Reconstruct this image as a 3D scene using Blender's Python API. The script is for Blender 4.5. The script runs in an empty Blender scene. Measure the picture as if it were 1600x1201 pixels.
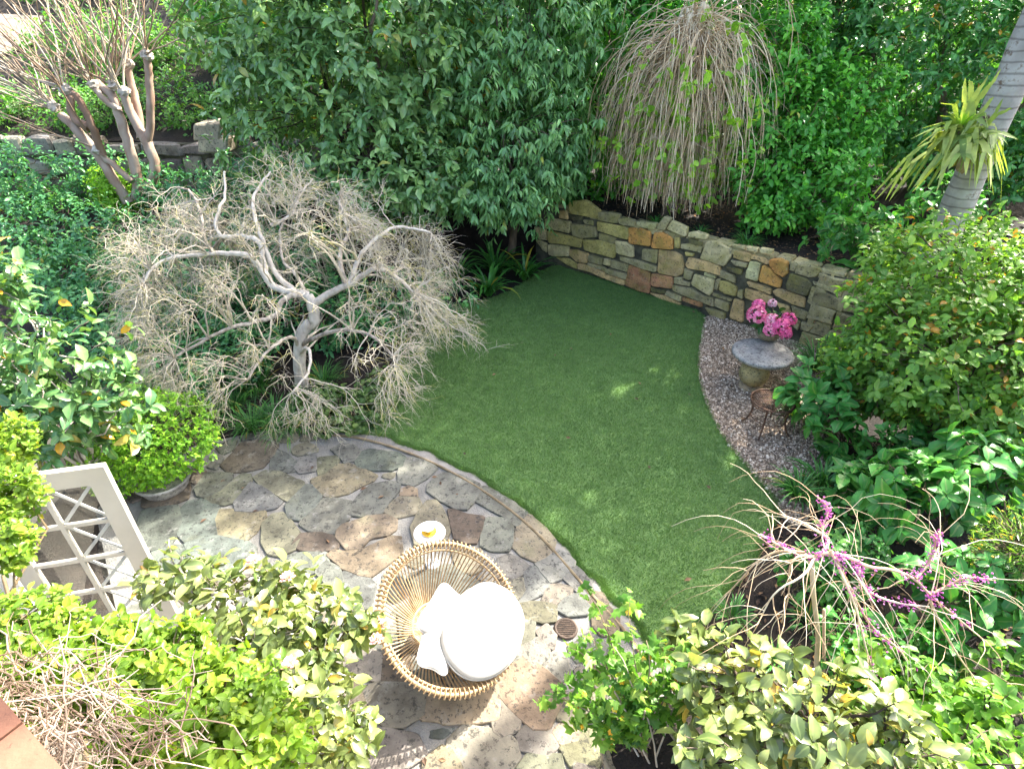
import bpy, math, random
import numpy as np
from mathutils import Vector, Matrix

# ------------------------------------------------------------------ camera, sky, sun, exposure
sc = bpy.context.scene
PITCH = math.radians(32.5); CAMZ = 4.5; FPX = 900.0
cam_d = bpy.data.cameras.new("camera"); cam = bpy.data.objects.new("camera", cam_d)
sc.collection.objects.link(cam)
cam.location = (0, 0, CAMZ); cam.rotation_euler = (math.pi/2 - PITCH, 0, 0)
cam_d.sensor_width = 36; cam_d.lens = 36*FPX/1600; cam_d.clip_end = 500; cam_d.clip_start = 0.05
sc.camera = cam
SUN_EL = math.radians(45); SUN_H = Vector((0.73, 0.68, 0)).normalized()
world = bpy.data.worlds.new("World"); sc.world = world; world.use_nodes = True
wn = world.node_tree.nodes; wl = world.node_tree.links
sky = wn.new("ShaderNodeTexSky"); sky.sky_type = 'NISHITA'; sky.sun_disc = False
sky.sun_elevation = SUN_EL; sky.sun_rotation = math.atan2(SUN_H.x, SUN_H.y)
sky.air_density = 1.0; sky.dust_density = 5.0; sky.ozone_density = 0.6
bg = wn["Background"]; bg.inputs[1].default_value = 0.12
wl.new(sky.outputs[0], bg.inputs[0])
sun_d = bpy.data.lights.new("sun", 'SUN'); sun_d.energy = 2.9; sun_d.angle = math.radians(0.55); sun_d.color = (1, 0.95, 0.86)
sun = bpy.data.objects.new("sun", sun_d); sc.collection.objects.link(sun)
tosun = Vector((SUN_H.x*math.cos(SUN_EL), SUN_H.y*math.cos(SUN_EL), math.sin(SUN_EL)))
sun.rotation_euler = tosun.to_track_quat('Z', 'Y').to_euler(); sun.location = tosun*30
sc.view_settings.view_transform = 'Standard'; sc.view_settings.look = 'None'
sc.view_settings.exposure = 2.88; sc.view_settings.gamma = 1.0
sc.render.engine = 'CYCLES'; sc.cycles.use_denoising = True
sc.cycles.max_bounces = 8; sc.cycles.transparent_max_bounces = 8; sc.cycles.diffuse_bounces = 6

# ------------------------------------------------------------------ helpers
COL = sc.collection
rs = np.random.RandomState(7)
SP, CP = math.sin(PITCH), math.cos(PITCH)
def ray(px, py):
    u = (px-800)/FPX; v = (py-600.5)/FPX
    return np.array([u, CP - v*SP, -(SP + v*CP)])
def G(px, py, z=0.0):            # point of the horizontal plane at height z
    d = ray(px, py); return np.array([0, 0, CAMZ]) + d*((z-CAMZ)/d[2])
def U(px, py, Y):                # point at depth Y
    d = ray(px, py); return np.array([0, 0, CAMZ]) + d*(Y/d[1])
def zo(ox, oy, s, pts): return [(ox + x/s, oy + y/s) for x, y in pts]
def nrm(a): return a/np.maximum(np.linalg.norm(a, axis=-1, keepdims=True), 1e-9)

def mk_mesh(name, V, T=None, Q=None, attrs=None, smooth=True):
    me = bpy.data.meshes.new(name)
    V = np.asarray(V, np.float32)
    me.vertices.add(len(V)); me.vertices.foreach_set("co", V.ravel())
    loops, starts, n = [], [], 0
    if T is not None and len(T):
        T = np.asarray(T, np.int32); loops.append(T.ravel()); starts.append(np.arange(len(T))*3); n = len(T)*3
    if Q is not None and len(Q):
        Q = np.asarray(Q, np.int32); loops.append(Q.ravel()); starts.append(n + np.arange(len(Q))*4)
    loops = np.concatenate(loops); starts = np.concatenate(starts).astype(np.int32)
    me.loops.add(len(loops)); me.loops.foreach_set("vertex_index", loops)
    me.polygons.add(len(starts)); me.polygons.foreach_set("loop_start", starts)
    me.update(calc_edges=True)
    for k, a in (attrs or {}).items():
        at = me.attributes.new(k, 'FLOAT', 'POINT'); at.data.foreach_set("value", np.asarray(a, np.float32))
    me.polygons.foreach_set("use_smooth", np.full(len(starts), smooth, bool))
    me.update()
    return me

class MB:                        # mesh builder: collects pieces, builds ONE object
    def __init__(s): s.V, s.T, s.Q, s.A, s.M, s.n = [], [], [], [], [], 0
    def add(s, V, T=None, Q=None, rnd=0.5, mid=0.0):
        V = np.asarray(V, float)
        if T is not None and len(T): s.T.append(np.asarray(T) + s.n)
        if Q is not None and len(Q): s.Q.append(np.asarray(Q) + s.n)
        s.V.append(V); s.A.append(np.broadcast_to(rnd, (len(V),))); s.M.append(np.broadcast_to(mid, (len(V),))); s.n += len(V)
        return s
    def box(s, c, size, R=None, rnd=0.5):
        h = np.array(size)/2
        V = np.array([[x, y, z] for x in (-1, 1) for y in (-1, 1) for z in (-1, 1)])*h
        if R is not None: V = V @ np.array(R).T
        return s.add(V + np.array(c), Q=[(0,1,3,2),(4,6,7,5),(0,4,5,1),(2,3,7,6),(0,2,6,4),(1,5,7,3)], rnd=rnd)
    def tubes(s, P, R, sides=5, rnd=0.5, cap=True):
        P = np.asarray(P, float); R = np.asarray(R, float); N, K, _ = P.shape
        t = nrm(np.gradient(P, axis=1))
        m = nrm(t.mean(axis=1)); ref = np.where(np.abs(m[:, 2:3]) > 0.8, [[1., .13, 0]], [[0, 0.1, 1.]])
        a = nrm(np.cross(t, ref[:, None, :])); b = np.cross(t, a)
        th = np.arange(sides)*2*math.pi/sides
        V = P[:, :, None, :] + R[:, :, None, None]*(np.cos(th)[None, None, :, None]*a[:, :, None, :] + np.sin(th)[None, None, :, None]*b[:, :, None, :])
        idx = np.arange(N*K*sides).reshape(N, K, sides)
        nx = np.roll(idx, -1, axis=2)
        Q = np.stack([idx[:, :-1], nx[:, :-1], nx[:, 1:], idx[:, 1:]], -1).reshape(-1, 4)
        rn = np.broadcast_to(np.asarray(rnd).reshape(-1, 1), (N, K*sides)).ravel() if np.ndim(rnd) else rnd
        s.add(V.reshape(-1, 3), Q=Q, rnd=rn)
        return s
    def tube(s, pts, r, sides=6, rnd=0.5):
        P = np.asarray(pts, float); r = np.broadcast_to(np.asarray(r, float), (len(P),))
        s.tubes(P[None], r[None], sides, rnd)
        for e in (0, -1):
            k = s.n - len(P)*sides + (0 if e == 0 else (len(P)-1)*sides)
            if sides == 4: s.Q.append(np.array([[k, k+1, k+2, k+3]]))
            else: s.T.append(np.array([[k, k+i, k+i+1] for i in range(1, sides-1)]))
        return s
    def lathe(s, prof, c=(0, 0, 0), n=32, rnd=0.5, wob=0, seed=0):
        prof = np.array(prof, float); th = np.arange(n)*2*math.pi/n
        V = np.stack([prof[:, None, 0]*np.cos(th), prof[:, None, 0]*np.sin(th), np.repeat(prof[:, 1:2], n, 1)], -1)
        if wob:
            r = np.random.RandomState(seed); V[..., :2] *= 1 + wob*(r.rand(len(prof), n, 1)-.5)
        idx = np.arange(len(prof)*n).reshape(-1, n); nx = np.roll(idx, -1, 1)
        return s.add(V.reshape(-1, 3) + np.array(c), Q=np.stack([idx[:-1], nx[:-1], nx[1:], idx[1:]], -1).reshape(-1, 4), rnd=rnd)
    def mesh(s, name, smooth=True):
        return mk_mesh(name, np.concatenate(s.V), np.concatenate(s.T) if s.T else None, np.concatenate(s.Q) if s.Q else None,
                       {"rnd": np.concatenate(s.A), "mid": np.concatenate(s.M)}, smooth)
    def build(s, name, m, parent=None, smooth=True, kind=None):
        me = s.mesh(name, smooth)
        if parent is not None:
            loc = np.array(parent_loc(parent))
            me.transform(Matrix.Translation(Vector(-loc)))
        o = bpy.data.objects.new(name, me); COL.objects.link(o); me.materials.append(m)
        if parent is not None: o.parent = parent
        if kind: o["kind"] = kind
        return o
def parent_loc(o):
    l = Vector((0, 0, 0))
    while o is not None: l = l + o.location; o = o.parent
    return l
def tag(o, label=None, cat=None, group=None, kind=None):
    if label: o["label"] = label
    if cat: o["category"] = cat
    if group: o["group"] = group
    if kind: o["kind"] = kind
    return o
def thing(name, label, cat, loc=(0, 0, 0), group=None):
    o = bpy.data.objects.new(name, None); COL.objects.link(o); o.location = Vector(loc); o.empty_display_size = 0.1
    return tag(o, label, cat, group)
def put(name, me, parent, M):   # part sharing mesh data, world matrix M under a translated parent
    o = bpy.data.objects.new(name, me); COL.objects.link(o)
    o.parent = parent; o.matrix_local = Matrix.Translation(-parent_loc(parent)) @ M
    return o

# ------------------------------------------------------------------ materials
def new_mat(name):
    m = bpy.data.materials.new(name); m.use_nodes = True
    return m, m.node_tree.nodes, m.node_tree.links, m.node_tree.nodes["Principled BSDF"]
def ramp(n, stops):
    r = n.new("ShaderNodeValToRGB"); e = r.color_ramp.elements
    while len(e) < len(stops): e.new(0.5)
    for i, (p, c) in enumerate(stops): e[i].position = p; e[i].color = (*c, 1)
    return r
def surf(name, c1, c2, scale=6, rough=0.8, bump=0.3, bscale=None, detail=6, spots=None, metal=0, coords='Object', lo=.35, hi=.65, spec=.4):
    """two-tone noise surface with relief; spots = (colour, scale, threshold)"""
    m, n, l, b = new_mat(name)
    tc = n.new("ShaderNodeTexCoord"); oi = n.new("ShaderNodeObjectInfo")
    t = n.new("ShaderNodeTexNoise"); t.noise_dimensions = '4D'; t.inputs["Scale"].default_value = scale; t.inputs["Detail"].default_value = detail
    mu = n.new("ShaderNodeMath"); mu.operation = 'MULTIPLY'; mu.inputs[1].default_value = 37; l.new(oi.outputs["Random"], mu.inputs[0])
    l.new(tc.outputs[coords], t.inputs["Vector"]); l.new(mu.outputs[0], t.inputs["W"])
    r = ramp(n, [(lo, c1), (hi, c2)]); l.new(t.outputs["Fac"], r.inputs[0]); out = r.outputs[0]
    if spots:
        t2 = n.new("ShaderNodeTexNoise"); t2.noise_dimensions = '4D'; t2.inputs["Scale"].default_value = spots[1]; t2.inputs["Detail"].default_value = 8
        t2.inputs["Roughness"].default_value = .7
        l.new(tc.outputs[coords], t2.inputs["Vector"]); l.new(mu.outputs[0], t2.inputs["W"])
        rr = ramp(n, [(spots[2], (0, 0, 0)), (spots[2]+.06, (1, 1, 1))]); l.new(t2.outputs["Fac"], rr.inputs[0])
        mx = n.new("ShaderNodeMix"); mx.data_type = 'RGBA'; l.new(rr.outputs[0], mx.inputs[0]); l.new(out, mx.inputs[6]); mx.inputs[7].default_value = (*spots[0], 1)
        out = mx.outputs[2]
    l.new(out, b.inputs["Base Color"]); b.inputs["Roughness"].default_value = rough; b.inputs["Metallic"].default_value = metal
    b.inputs["Specular IOR Level"].default_value = spec
    if bump:
        t3 = n.new("ShaderNodeTexNoise"); t3.inputs["Scale"].default_value = bscale or scale*4; t3.inputs["Detail"].default_value = 8
        l.new(tc.outputs[coords], t3.inputs["Vector"])
        bp = n.new("ShaderNodeBump"); bp.inputs["Strength"].default_value = bump; bp.inputs["Distance"].default_value = .02
        l.new(t3.outputs["Fac"], bp.inputs["Height"]); l.new(bp.outputs[0], b.inputs["Normal"])
    return m
def stone_mat(name, mossy=0.3, dark=.55, mossc=(.13, .13, .03), scale=5, lich=(.25, .245, .225)):
    """stone whose own colour comes from the object colour, with lichen, moss and dark speckle"""
    m, n, l, b = new_mat(name)
    tc = n.new("ShaderNodeTexCoord"); oi = n.new("ShaderNodeObjectInfo")
    mu = n.new("ShaderNodeMath"); mu.operation = 'MULTIPLY'; mu.inputs[1].default_value = 53; l.new(oi.outputs["Random"], mu.inputs[0])
    def noi(s, d=6, rg=.6):
        t = n.new("ShaderNodeTexNoise"); t.noise_dimensions = '4D'; t.inputs["Scale"].default_value = s; t.inputs["Detail"].default_value = d; t.inputs["Roughness"].default_value = rg
        l.new(tc.outputs["Object"], t.inputs["Vector"]); l.new(mu.outputs[0], t.inputs["W"]); return t.outputs["Fac"]
    def mix(fac, a, bcol, mode='MIX'):
        x = n.new("ShaderNodeMix"); x.data_type = 'RGBA'; x.blend_type = mode; l.new(fac, x.inputs[0])
        l.new(a, x.inputs[6])
        if isinstance(bcol, tuple): x.inputs[7].default_value = (*bcol, 1)
        else: l.new(bcol, x.inputs[7])
        return x.outputs[2]
    base = oi.outputs["Color"]
    var = ramp(n, [(.3, (.5, .48, .46)), (.5, (.95, .92, .9)), (.7, (1.35, 1.3, 1.2))]); l.new(noi(scale), var.inputs[0])
    mlt = n.new("ShaderNodeMix"); mlt.data_type = 'RGBA'; mlt.blend_type = 'MULTIPLY'; mlt.inputs[0].default_value = 1
    l.new(base, mlt.inputs[6]); l.new(var.outputs[0], mlt.inputs[7]); c = mlt.outputs[2]
    rm = ramp(n, [(1-mossy-.12, (0, 0, 0)), (1-mossy+.15, (.75, .75, .75))]); l.new(noi(scale*.7, 4), rm.inputs[0]); c = mix(rm.outputs[0], c, mossc)
    rg = ramp(n, [(.56, (0, 0, 0)), (.68, (.6, .6, .6))]); l.new(noi(scale*2.2, 8, .7), rg.inputs[0]); c = mix(rg.outputs[0], c, lich)
    rd = ramp(n, [(dark, (0, 0, 0)), (dark+.05, (.75, .75, .75))]); l.new(noi(scale*5.2, 9, .75), rd.inputs[0]); c = mix(rd.outputs[0], c, (.03, .029, .027))
    l.new(c, b.inputs["Base Color"]); b.inputs["Roughness"].default_value = .9; b.inputs["Specular IOR Level"].default_value = .25
    bp = n.new("ShaderNodeBump"); bp.inputs["Strength"].default_value = .7; bp.inputs["Distance"].default_value = .025
    l.new(noi(scale*3, 9, .65), bp.inputs["Height"]); l.new(bp.outputs[0], b.inputs["Normal"])
    return m
def leaf_mat(name, stops, rough=.42, trans=.3, rib=.35, tcol=1.5, spec=.32, patch=.3):
    m, n, l, b = new_mat(name)
    at = n.new("ShaderNodeAttribute"); at.attribute_name = "rnd"
    r = ramp(n, stops); l.new(at.outputs["Fac"], r.inputs[0])
    ge = n.new("ShaderNodeNewGeometry")
    t = n.new("ShaderNodeTexNoise"); t.inputs["Scale"].default_value = 9; t.inputs["Detail"].default_value = 4; l.new(ge.outputs["Position"], t.inputs["Vector"])
    vr = ramp(n, [(.3, (1-patch,)*3), (.7, (1+patch, 1+patch, 1+patch*.6))]); l.new(t.outputs["Fac"], vr.inputs[0])
    mm = n.new("ShaderNodeMix"); mm.data_type = 'RGBA'; mm.blend_type = 'MULTIPLY'; mm.inputs[0].default_value = 1
    l.new(r.outputs[0], mm.inputs[6]); l.new(vr.outputs[0], mm.inputs[7])
    am = n.new("ShaderNodeAttribute"); am.attribute_name = "mid"
    rr = ramp(n, [(0, (rib,)*3), (.22, (0, 0, 0))]); l.new(am.outputs["Fac"], rr.inputs[0])
    mx = n.new("ShaderNodeMix"); mx.data_type = 'RGBA'; l.new(rr.outputs[0], mx.inputs[0]); l.new(mm.outputs[2], mx.inputs[6]); mx.inputs[7].default_value = (.28, .34, .12, 1)
    l.new(mx.outputs[2], b.inputs["Base Color"]); b.inputs["Roughness"].default_value = rough; b.inputs["Specular IOR Level"].default_value = spec
    tr = n.new("ShaderNodeBsdfTranslucent"); tm = n.new("ShaderNodeMix"); tm.data_type = 'RGBA'; tm.blend_type = 'MULTIPLY'; tm.inputs[0].default_value = 1
    l.new(mx.outputs[2], tm.inputs[6]); tm.inputs[7].default_value = (tcol*1.15, tcol*1.1, tcol*.45, 1); l.new(tm.outputs[2], tr.inputs[0])
    ms = n.new("ShaderNodeMixShader"); ms.inputs[0].default_value = trans
    l.new(b.outputs[0], ms.inputs[1]); l.new(tr.outputs[0], ms.inputs[2]); l.new(ms.outputs[0], n["Material Output"].inputs[0])
    return m
def wood_mat(name, stops, scale=14, rough=.8, bump=.4):
    m, n, l, b = new_mat(name)
    at = n.new("ShaderNodeAttribute"); at.attribute_name = "rnd"
    tc = n.new("ShaderNodeTexCoord"); mp = n.new("ShaderNodeMapping"); mp.inputs["Scale"].default_value = (1, 1, .45)
    t = n.new("ShaderNodeTexNoise"); t.inputs["Scale"].default_value = scale; t.inputs["Detail"].default_value = 7
    l.new(tc.outputs["Object"], mp.inputs[0]); l.new(mp.outputs[0], t.inputs["Vector"])
    ad = n.new("ShaderNodeMath"); ad.operation = 'MULTIPLY_ADD'; ad.inputs[1].default_value = .9; l.new(t.outputs["Fac"], ad.inputs[0])
    sb = n.new("ShaderNodeMath"); sb.operation = 'SUBTRACT'; l.new(at.outputs["Fac"], sb.inputs[0]); sb.inputs[1].default_value = .45
    l.new(sb.outputs[0], ad.inputs[2])
    r = ramp(n, stops); l.new(ad.outputs[0], r.inputs[0]); l.new(r.outputs[0], b.inputs["Base Color"])
    b.inputs["Roughness"].default_value = rough; b.inputs["Specular IOR Level"].default_value = .3
    bp = n.new("ShaderNodeBump"); bp.inputs["Strength"].default_value = bump; bp.inputs["Distance"].default_value = .01
    l.new(t.outputs["Fac"], bp.inputs["Height"]); l.new(bp.outputs[0], b.inputs["Normal"])
    return m
def rnd_mat(name, stops, rough=.6, spec=.4, metal=0, trans=0):
    m, n, l, b = new_mat(name)
    at = n.new("ShaderNodeAttribute"); at.attribute_name = "rnd"; r = ramp(n, stops); l.new(at.outputs["Fac"], r.inputs[0])
    l.new(r.outputs[0], b.inputs["Base Color"]); b.inputs["Roughness"].default_value = rough; b.inputs["Specular IOR Level"].default_value = spec; b.inputs["Metallic"].default_value = metal
    if trans:
        tr = n.new("ShaderNodeBsdfTranslucent"); l.new(r.outputs[0], tr.inputs[0])
        ms = n.new("ShaderNodeMixShader"); ms.inputs[0].default_value = trans
        l.new(b.outputs[0], ms.inputs[1]); l.new(tr.outputs[0], ms.inputs[2]); l.new(ms.outputs[0], n["Material Output"].inputs[0])
    return m

# ------------------------------------------------------------------ leaves
def leaf_shape(kind):
    """unit leaf: axis +Y (length 1), width along X (multiplied by w), face up +Z"""
    if kind == 'oval':
        ys = [0, .22, .55, .82, 1.0]; ws = [0, .40, .5, .30, 0]; zf = [0, .07, .09, .05, 0]; zd = [0, .03, .02, -.06, -.16]
    elif kind == 'narrow':
        ys = [0, .3, .7, 1.0]; ws = [0, .5, .38, 0]; zf = [0, .06, .05, 0]; zd = [0, .02, -.04, -.16]
    elif kind == 'round':
        ys = [0, .2, .55, .9, 1.0]; ws = [.05, .48, .56, .30, 0]; zf = [0, .05, .06, .03, 0]; zd = [0, .03, .03, -.02, -.06]
    elif kind == 'small':
        V = np.array([[0, 0, 0], [-.5, .5, .08], [.5, .5, .08], [0, 1, -.04], [0, .5, 0]])
        return V, np.array([[0, 4, 1], [0, 2, 4], [4, 3, 1], [2, 3, 4]]), np.zeros((0, 4), int), np.array([0, 1, 1, 0, 0.])
    elif kind == 'lobed':
        a = [(0, 0), (-.30, -.08), (-.52, .30), (-.26, .38), (-.34, .72), (-.13, .62), (0, 1.0), (.13, .62), (.34, .72), (.26, .38), (.52, .30), (.30, -.08)]
        V = [[0, .3, .05]] + [[x, y, -.06*abs(x)*3 + .03*(i % 2)] for i, (x, y) in enumerate(a)]
        T = [[0, i+1, (i+1) % 12 + 1] for i in range(12)]
        return np.array(V), np.array(T)[:, ::-1], np.zeros((0, 4), int), np.array([0]+[.6]*12)
    V, mid = [], []
    K = len(ys)
    for y, w, f, d in zip(ys, ws, zf, zd):
        V += [[-w, y, d+f], [0, y, d], [w, y, d+f]]; mid += [1, 0, 1]
    Q = []
    for i in range(K-1):
        a = i*3; Q += [[a, a+1, a+4, a+3], [a+1, a+2, a+5, a+4]]
    return np.array(V), np.zeros((0, 3), int), np.array(Q), np.array(mid, float)
_leafvar = {}
def leaf_basis(D, N):
    y = nrm(D); x = nrm(np.cross(y, N)); z = np.cross(x, y); return x, y, z
def in_view(P, m=0.0):
    d = P - np.array([0, 0, CAMZ]); f = d[:, 1]*CP - d[:, 2]*SP; up = d[:, 1]*SP + d[:, 2]*CP
    f = np.maximum(f, 1e-3)
    return (np.abs(d[:, 0]/f) < 800/FPX+m) & (np.abs(up/f) < 600/FPX+m) & (f > .3)
def foliage(parent, P, D, N, S, rnd, kind, w, m, nobj=300, name="leaf", mass="foliage"):
    """leaves: the nobj that show largest as parts of their own, the rest as one mass"""
    V0, T0, Q0, M0 = leaf_shape(kind); V0 = V0*np.array([w, 1, 1.0])
    x, y, z = leaf_basis(D, N)
    dist = np.linalg.norm(P - np.array([0, 0, CAMZ]), axis=1)
    order = np.argsort(np.where(in_view(P, -.01), dist/S**.5, 1e6))
    nobj = min(nobj, len(P)); sel = order[:nobj]; rest = order[nobj:]
    NV = 8; key = (kind, round(w, 3), m.name)
    if key not in _leafvar:
        lst = []
        for i in range(NV):
            j = np.random.RandomState(i).normal(0, .03, V0.shape)*np.array([w, .2, 1])
            me = mk_mesh("leaf", V0+j, T0, Q0, {"rnd": np.full(len(V0), (i+.5)/NV), "mid": M0}); me.materials.append(m); lst.append(me)
        _leafvar[key] = lst
    lst = _leafvar[key]; off = -parent_loc(parent)
    for i in sel:
        o = bpy.data.objects.new(name, lst[min(NV-1, int(rnd[i]*NV))]); COL.objects.link(o); o.parent = parent
        s = S[i]
        o.matrix_local = Matrix(((x[i,0]*s, y[i,0]*s, z[i,0]*s, P[i,0]+off[0]), (x[i,1]*s, y[i,1]*s, z[i,1]*s, P[i,1]+off[1]), (x[i,2]*s, y[i,2]*s, z[i,2]*s, P[i,2]+off[2]), (0, 0, 0, 1)))
    if len(rest):
        X, Yy, Z, s, p = x[rest], y[rest], z[rest], S[rest, None, None], P[rest]
        VV = V0[None] + rs.normal(0, .03, (len(rest),)+V0.shape)*np.array([w, .2, 1])
        V = p[:, None] + s*(VV[..., 0:1]*X[:, None] + VV[..., 1:2]*Yy[:, None] + VV[..., 2:3]*Z[:, None])
        nv = len(V0); offs = (np.arange(len(rest))*nv)[:, None, None]
        b = MB(); b.add(V.reshape(-1, 3), T=(T0[None]+offs).reshape(-1, 3) if len(T0) else None, Q=(Q0[None]+offs).reshape(-1, 4) if len(Q0) else None,
                        rnd=np.repeat(rnd[rest], nv), mid=np.tile(M0, len(rest)))
        b.build(mass, m, parent, kind="stuff")
def sph(n):
    return nrm(rs.normal(size=(n, 3)))
def crown(lobes, n, inner=.22, lump=.16, freq=2.2):
    """cluster points and outward directions on/in a set of lumpy ellipsoids"""
    vol = np.array([(r[0]*r[1]+r[1]*r[2]+r[0]*r[2]) for c, r in lobes]); k = rs.choice(len(lobes), n, p=vol/vol.sum())
    C = np.array([c for c, r in lobes], float)[k]; R = np.array([r for c, r in lobes], float)[k]
    d = sph(n)
    bump = lump*(np.sin(freq*3*d[:, 0]+k*1.7)*np.sin(freq*3*d[:, 1]+k)+np.sin(freq*4.1*d[:, 2]+k*.6)*np.sin(freq*3.3*(d[:, 0]-d[:, 1])))
    rad = np.where(rs.rand(n) < inner, rs.uniform(.35, .8, n), rs.uniform(.84, 1.06, n)) + bump
    P = C + d*R*rad[:, None]
    ok = np.ones(n, bool)
    for i, (c, r) in enumerate(lobes):
        q = np.linalg.norm((P-np.array(c))/np.array(r), axis=1); ok &= ~((q < .55) & (k != i))
    return P[ok], nrm(d/R)[ok], C[ok]
def rosettes(P, O, k, L, twig=.16, spread=(35, 85), up=.35, droop=.25, jit=.4, svar=.45):
    """k leaves round each cluster's twig"""
    n = len(P)
    t = nrm(O*.75 + np.array([0, 0, up]) + rs.normal(0, jit, (n, 3)))
    a = nrm(np.cross(t, sph(n))); b = np.cross(t, a)
    T = np.repeat(t, k, 0); A = np.repeat(a, k, 0); B = np.repeat(b, k, 0); N0 = n*k
    phi = np.tile(np.arange(k)*2.4, n) + rs.normal(0, .4, N0); al = np.radians(rs.uniform(spread[0], spread[1], N0))
    D = T*np.cos(al)[:, None] + (A*np.cos(phi)[:, None]+B*np.sin(phi)[:, None])*np.sin(al)[:, None]
    D = nrm(D + np.array([0, 0, -droop]))
    back = np.tile(np.arange(k)/max(k-1, 1), n)*twig + rs.uniform(0, .02, N0)
    PP = np.repeat(P, k, 0) - T*back[:, None]
    NN = nrm(T*.7 + np.array([0, 0, .7]) + rs.normal(0, .25, (N0, 3)))
    S = L*np.exp(rs.normal(0, svar*.6, N0))
    return PP, D, NN, np.clip(S, L*.45, L*1.5), t
def bent(a, b, K=6, sag=0.0, wob=.06):
    a = np.asarray(a, float); b = np.asarray(b, float); s = np.linspace(0, 1, K)[:, None]
    L = np.linalg.norm(b-a); p = a + (b-a)*s
    w = np.cumsum(rs.normal(0, wob*L/math.sqrt(K), (K, 3)), 0); w -= s*w[-1]
    return p + w*1.0 + np.array([0, 0, 1])*(sag*np.sin(s*math.pi))
def stems(parent, base, lobes, P, C, bark, r0=.05, nb=10, ntw=200, spread=.12, trunk=True, tw=.006):
    """trunk, main branches as parts and one mass of fine twigs"""
    base = np.array(base, float); cen = np.array([c for c, r in lobes], float)
    fork = base + (cen.mean(0)-base)*.35
    if trunk:
        b = MB(); b.tube(bent(base, fork, 7), np.linspace(r0*1.25, r0*.85, 7), 9); b.build("trunk", bark, parent)
        starts = fork
    for i in range(nb):
        c = cen[i % len(cen)]; e = c + sph(1)[0]*np.array(lobes[i % len(lobes)][1])*.55
        s = (fork if trunk else base + np.append(rs.normal(0, spread, 2), 0))
        b = MB(); b.tube(bent(s, e, 8, sag=.08, wob=.1), np.linspace(r0*.6, r0*.18, 8), 6, rnd=rs.rand()); b.build("branch", bark, parent)
    sel = rs.choice(len(P), min(ntw, len(P)), replace=False)
    pts = np.stack([bent(C[i] + (P[i]-C[i])*rs.uniform(.3, .6), P[i], 5, wob=.12) for i in sel])
    b = MB(); b.tubes(pts, np.broadcast_to(np.linspace(tw*1.6, tw*.5, 5), (len(sel), 5)), 4, rnd=rs.rand(len(sel))); b.build("twigs", bark, parent, kind="stuff")
def shrub(name, label, cat, base, lobes, n, k, L, w, kind, m, bark, nobj=250, group=None, r0=.04, nb=8, ntw=220, inner=.22, lump=.16, freq=2.2, trunk=True, tw=.006, oddp=None, **ro):
    t = thing(name, label, cat, base, group)
    P, O, C = crown(lobes, n, inner, lump, freq)
    PP, D, NN, S, _ = rosettes(P, O, k, L, **ro)
    # clump-wise tone: whole twigs are older or younger growth
    rc = np.clip(np.repeat(rs.beta(2.2, 2.2, len(P)), k)*.75 + rs.rand(len(PP))*.25, 0, .94)
    if oddp: rc = np.where(rs.rand(len(rc)) < oddp, .98, rc)
    keep = PP[:, 2] > base[2]+.01
    foliage(t, PP[keep], D[keep], NN[keep], S[keep], rc[keep], kind, w, m, nobj)
    stems(t, base, lobes, P, C, bark, r0, nb, ntw, trunk=trunk, tw=tw)
    return t
def in_poly(P, poly):
    x, y = P[:, 0], P[:, 1]; c = np.zeros(len(P), bool); q = np.asarray(poly)[:, :2]
    for i in range(len(q)):
        (x1, y1), (x2, y2) = q[i-1], q[i]
        c ^= ((y1 > y) != (y2 > y)) & (x < (x2-x1)*(y-y1)/(y2-y1+1e-12)+x1)
    return c
def scatter(poly, dens):
    q = np.asarray(poly)[:, :2]; lo, hi = q.min(0), q.max(0); n = int(np.prod(hi-lo)*dens)
    P = rs.uniform(lo, hi, (n, 2)); return P[in_poly(P, q)]
def smooth_poly(pts, it=1, closed=True):
    p = np.asarray(pts, float)
    for _ in range(it):
        a, b = (p, np.roll(p, -1, 0)) if closed else (p[:-1], p[1:])
        m = np.stack([a*.75+b*.25, a*.25+b*.75], 1).reshape(-1, p.shape[1])
        p = m if closed else np.vstack([p[:1], m, p[-1:]])
    return p
def flat_sheet(poly, z, thick=0.06):
    """polygon slab (top and skirt)"""
    from mathutils.geometry import tessellate_polygon
    q = [Vector((p[0], p[1], z)) for p in poly]; n = len(q)
    T = np.array([t for t in tessellate_polygon([q])])
    V = np.array([[*v] for v in q]); Vb = V.copy(); Vb[:, 2] -= thick
    a = V[T[:, 1]]-V[T[:, 0]]; c = V[T[:, 2]]-V[T[:, 0]]; fl = (a[:, 0]*c[:, 1]-a[:, 1]*c[:, 0]) < 0; T[fl] = T[fl][:, ::-1]
    Q = [[i, (i+1) % n, (i+1) % n+n, i+n] for i in range(n)]
    return MB().add(np.vstack([V, Vb]), T=T, Q=Q)
_st = 0
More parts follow.
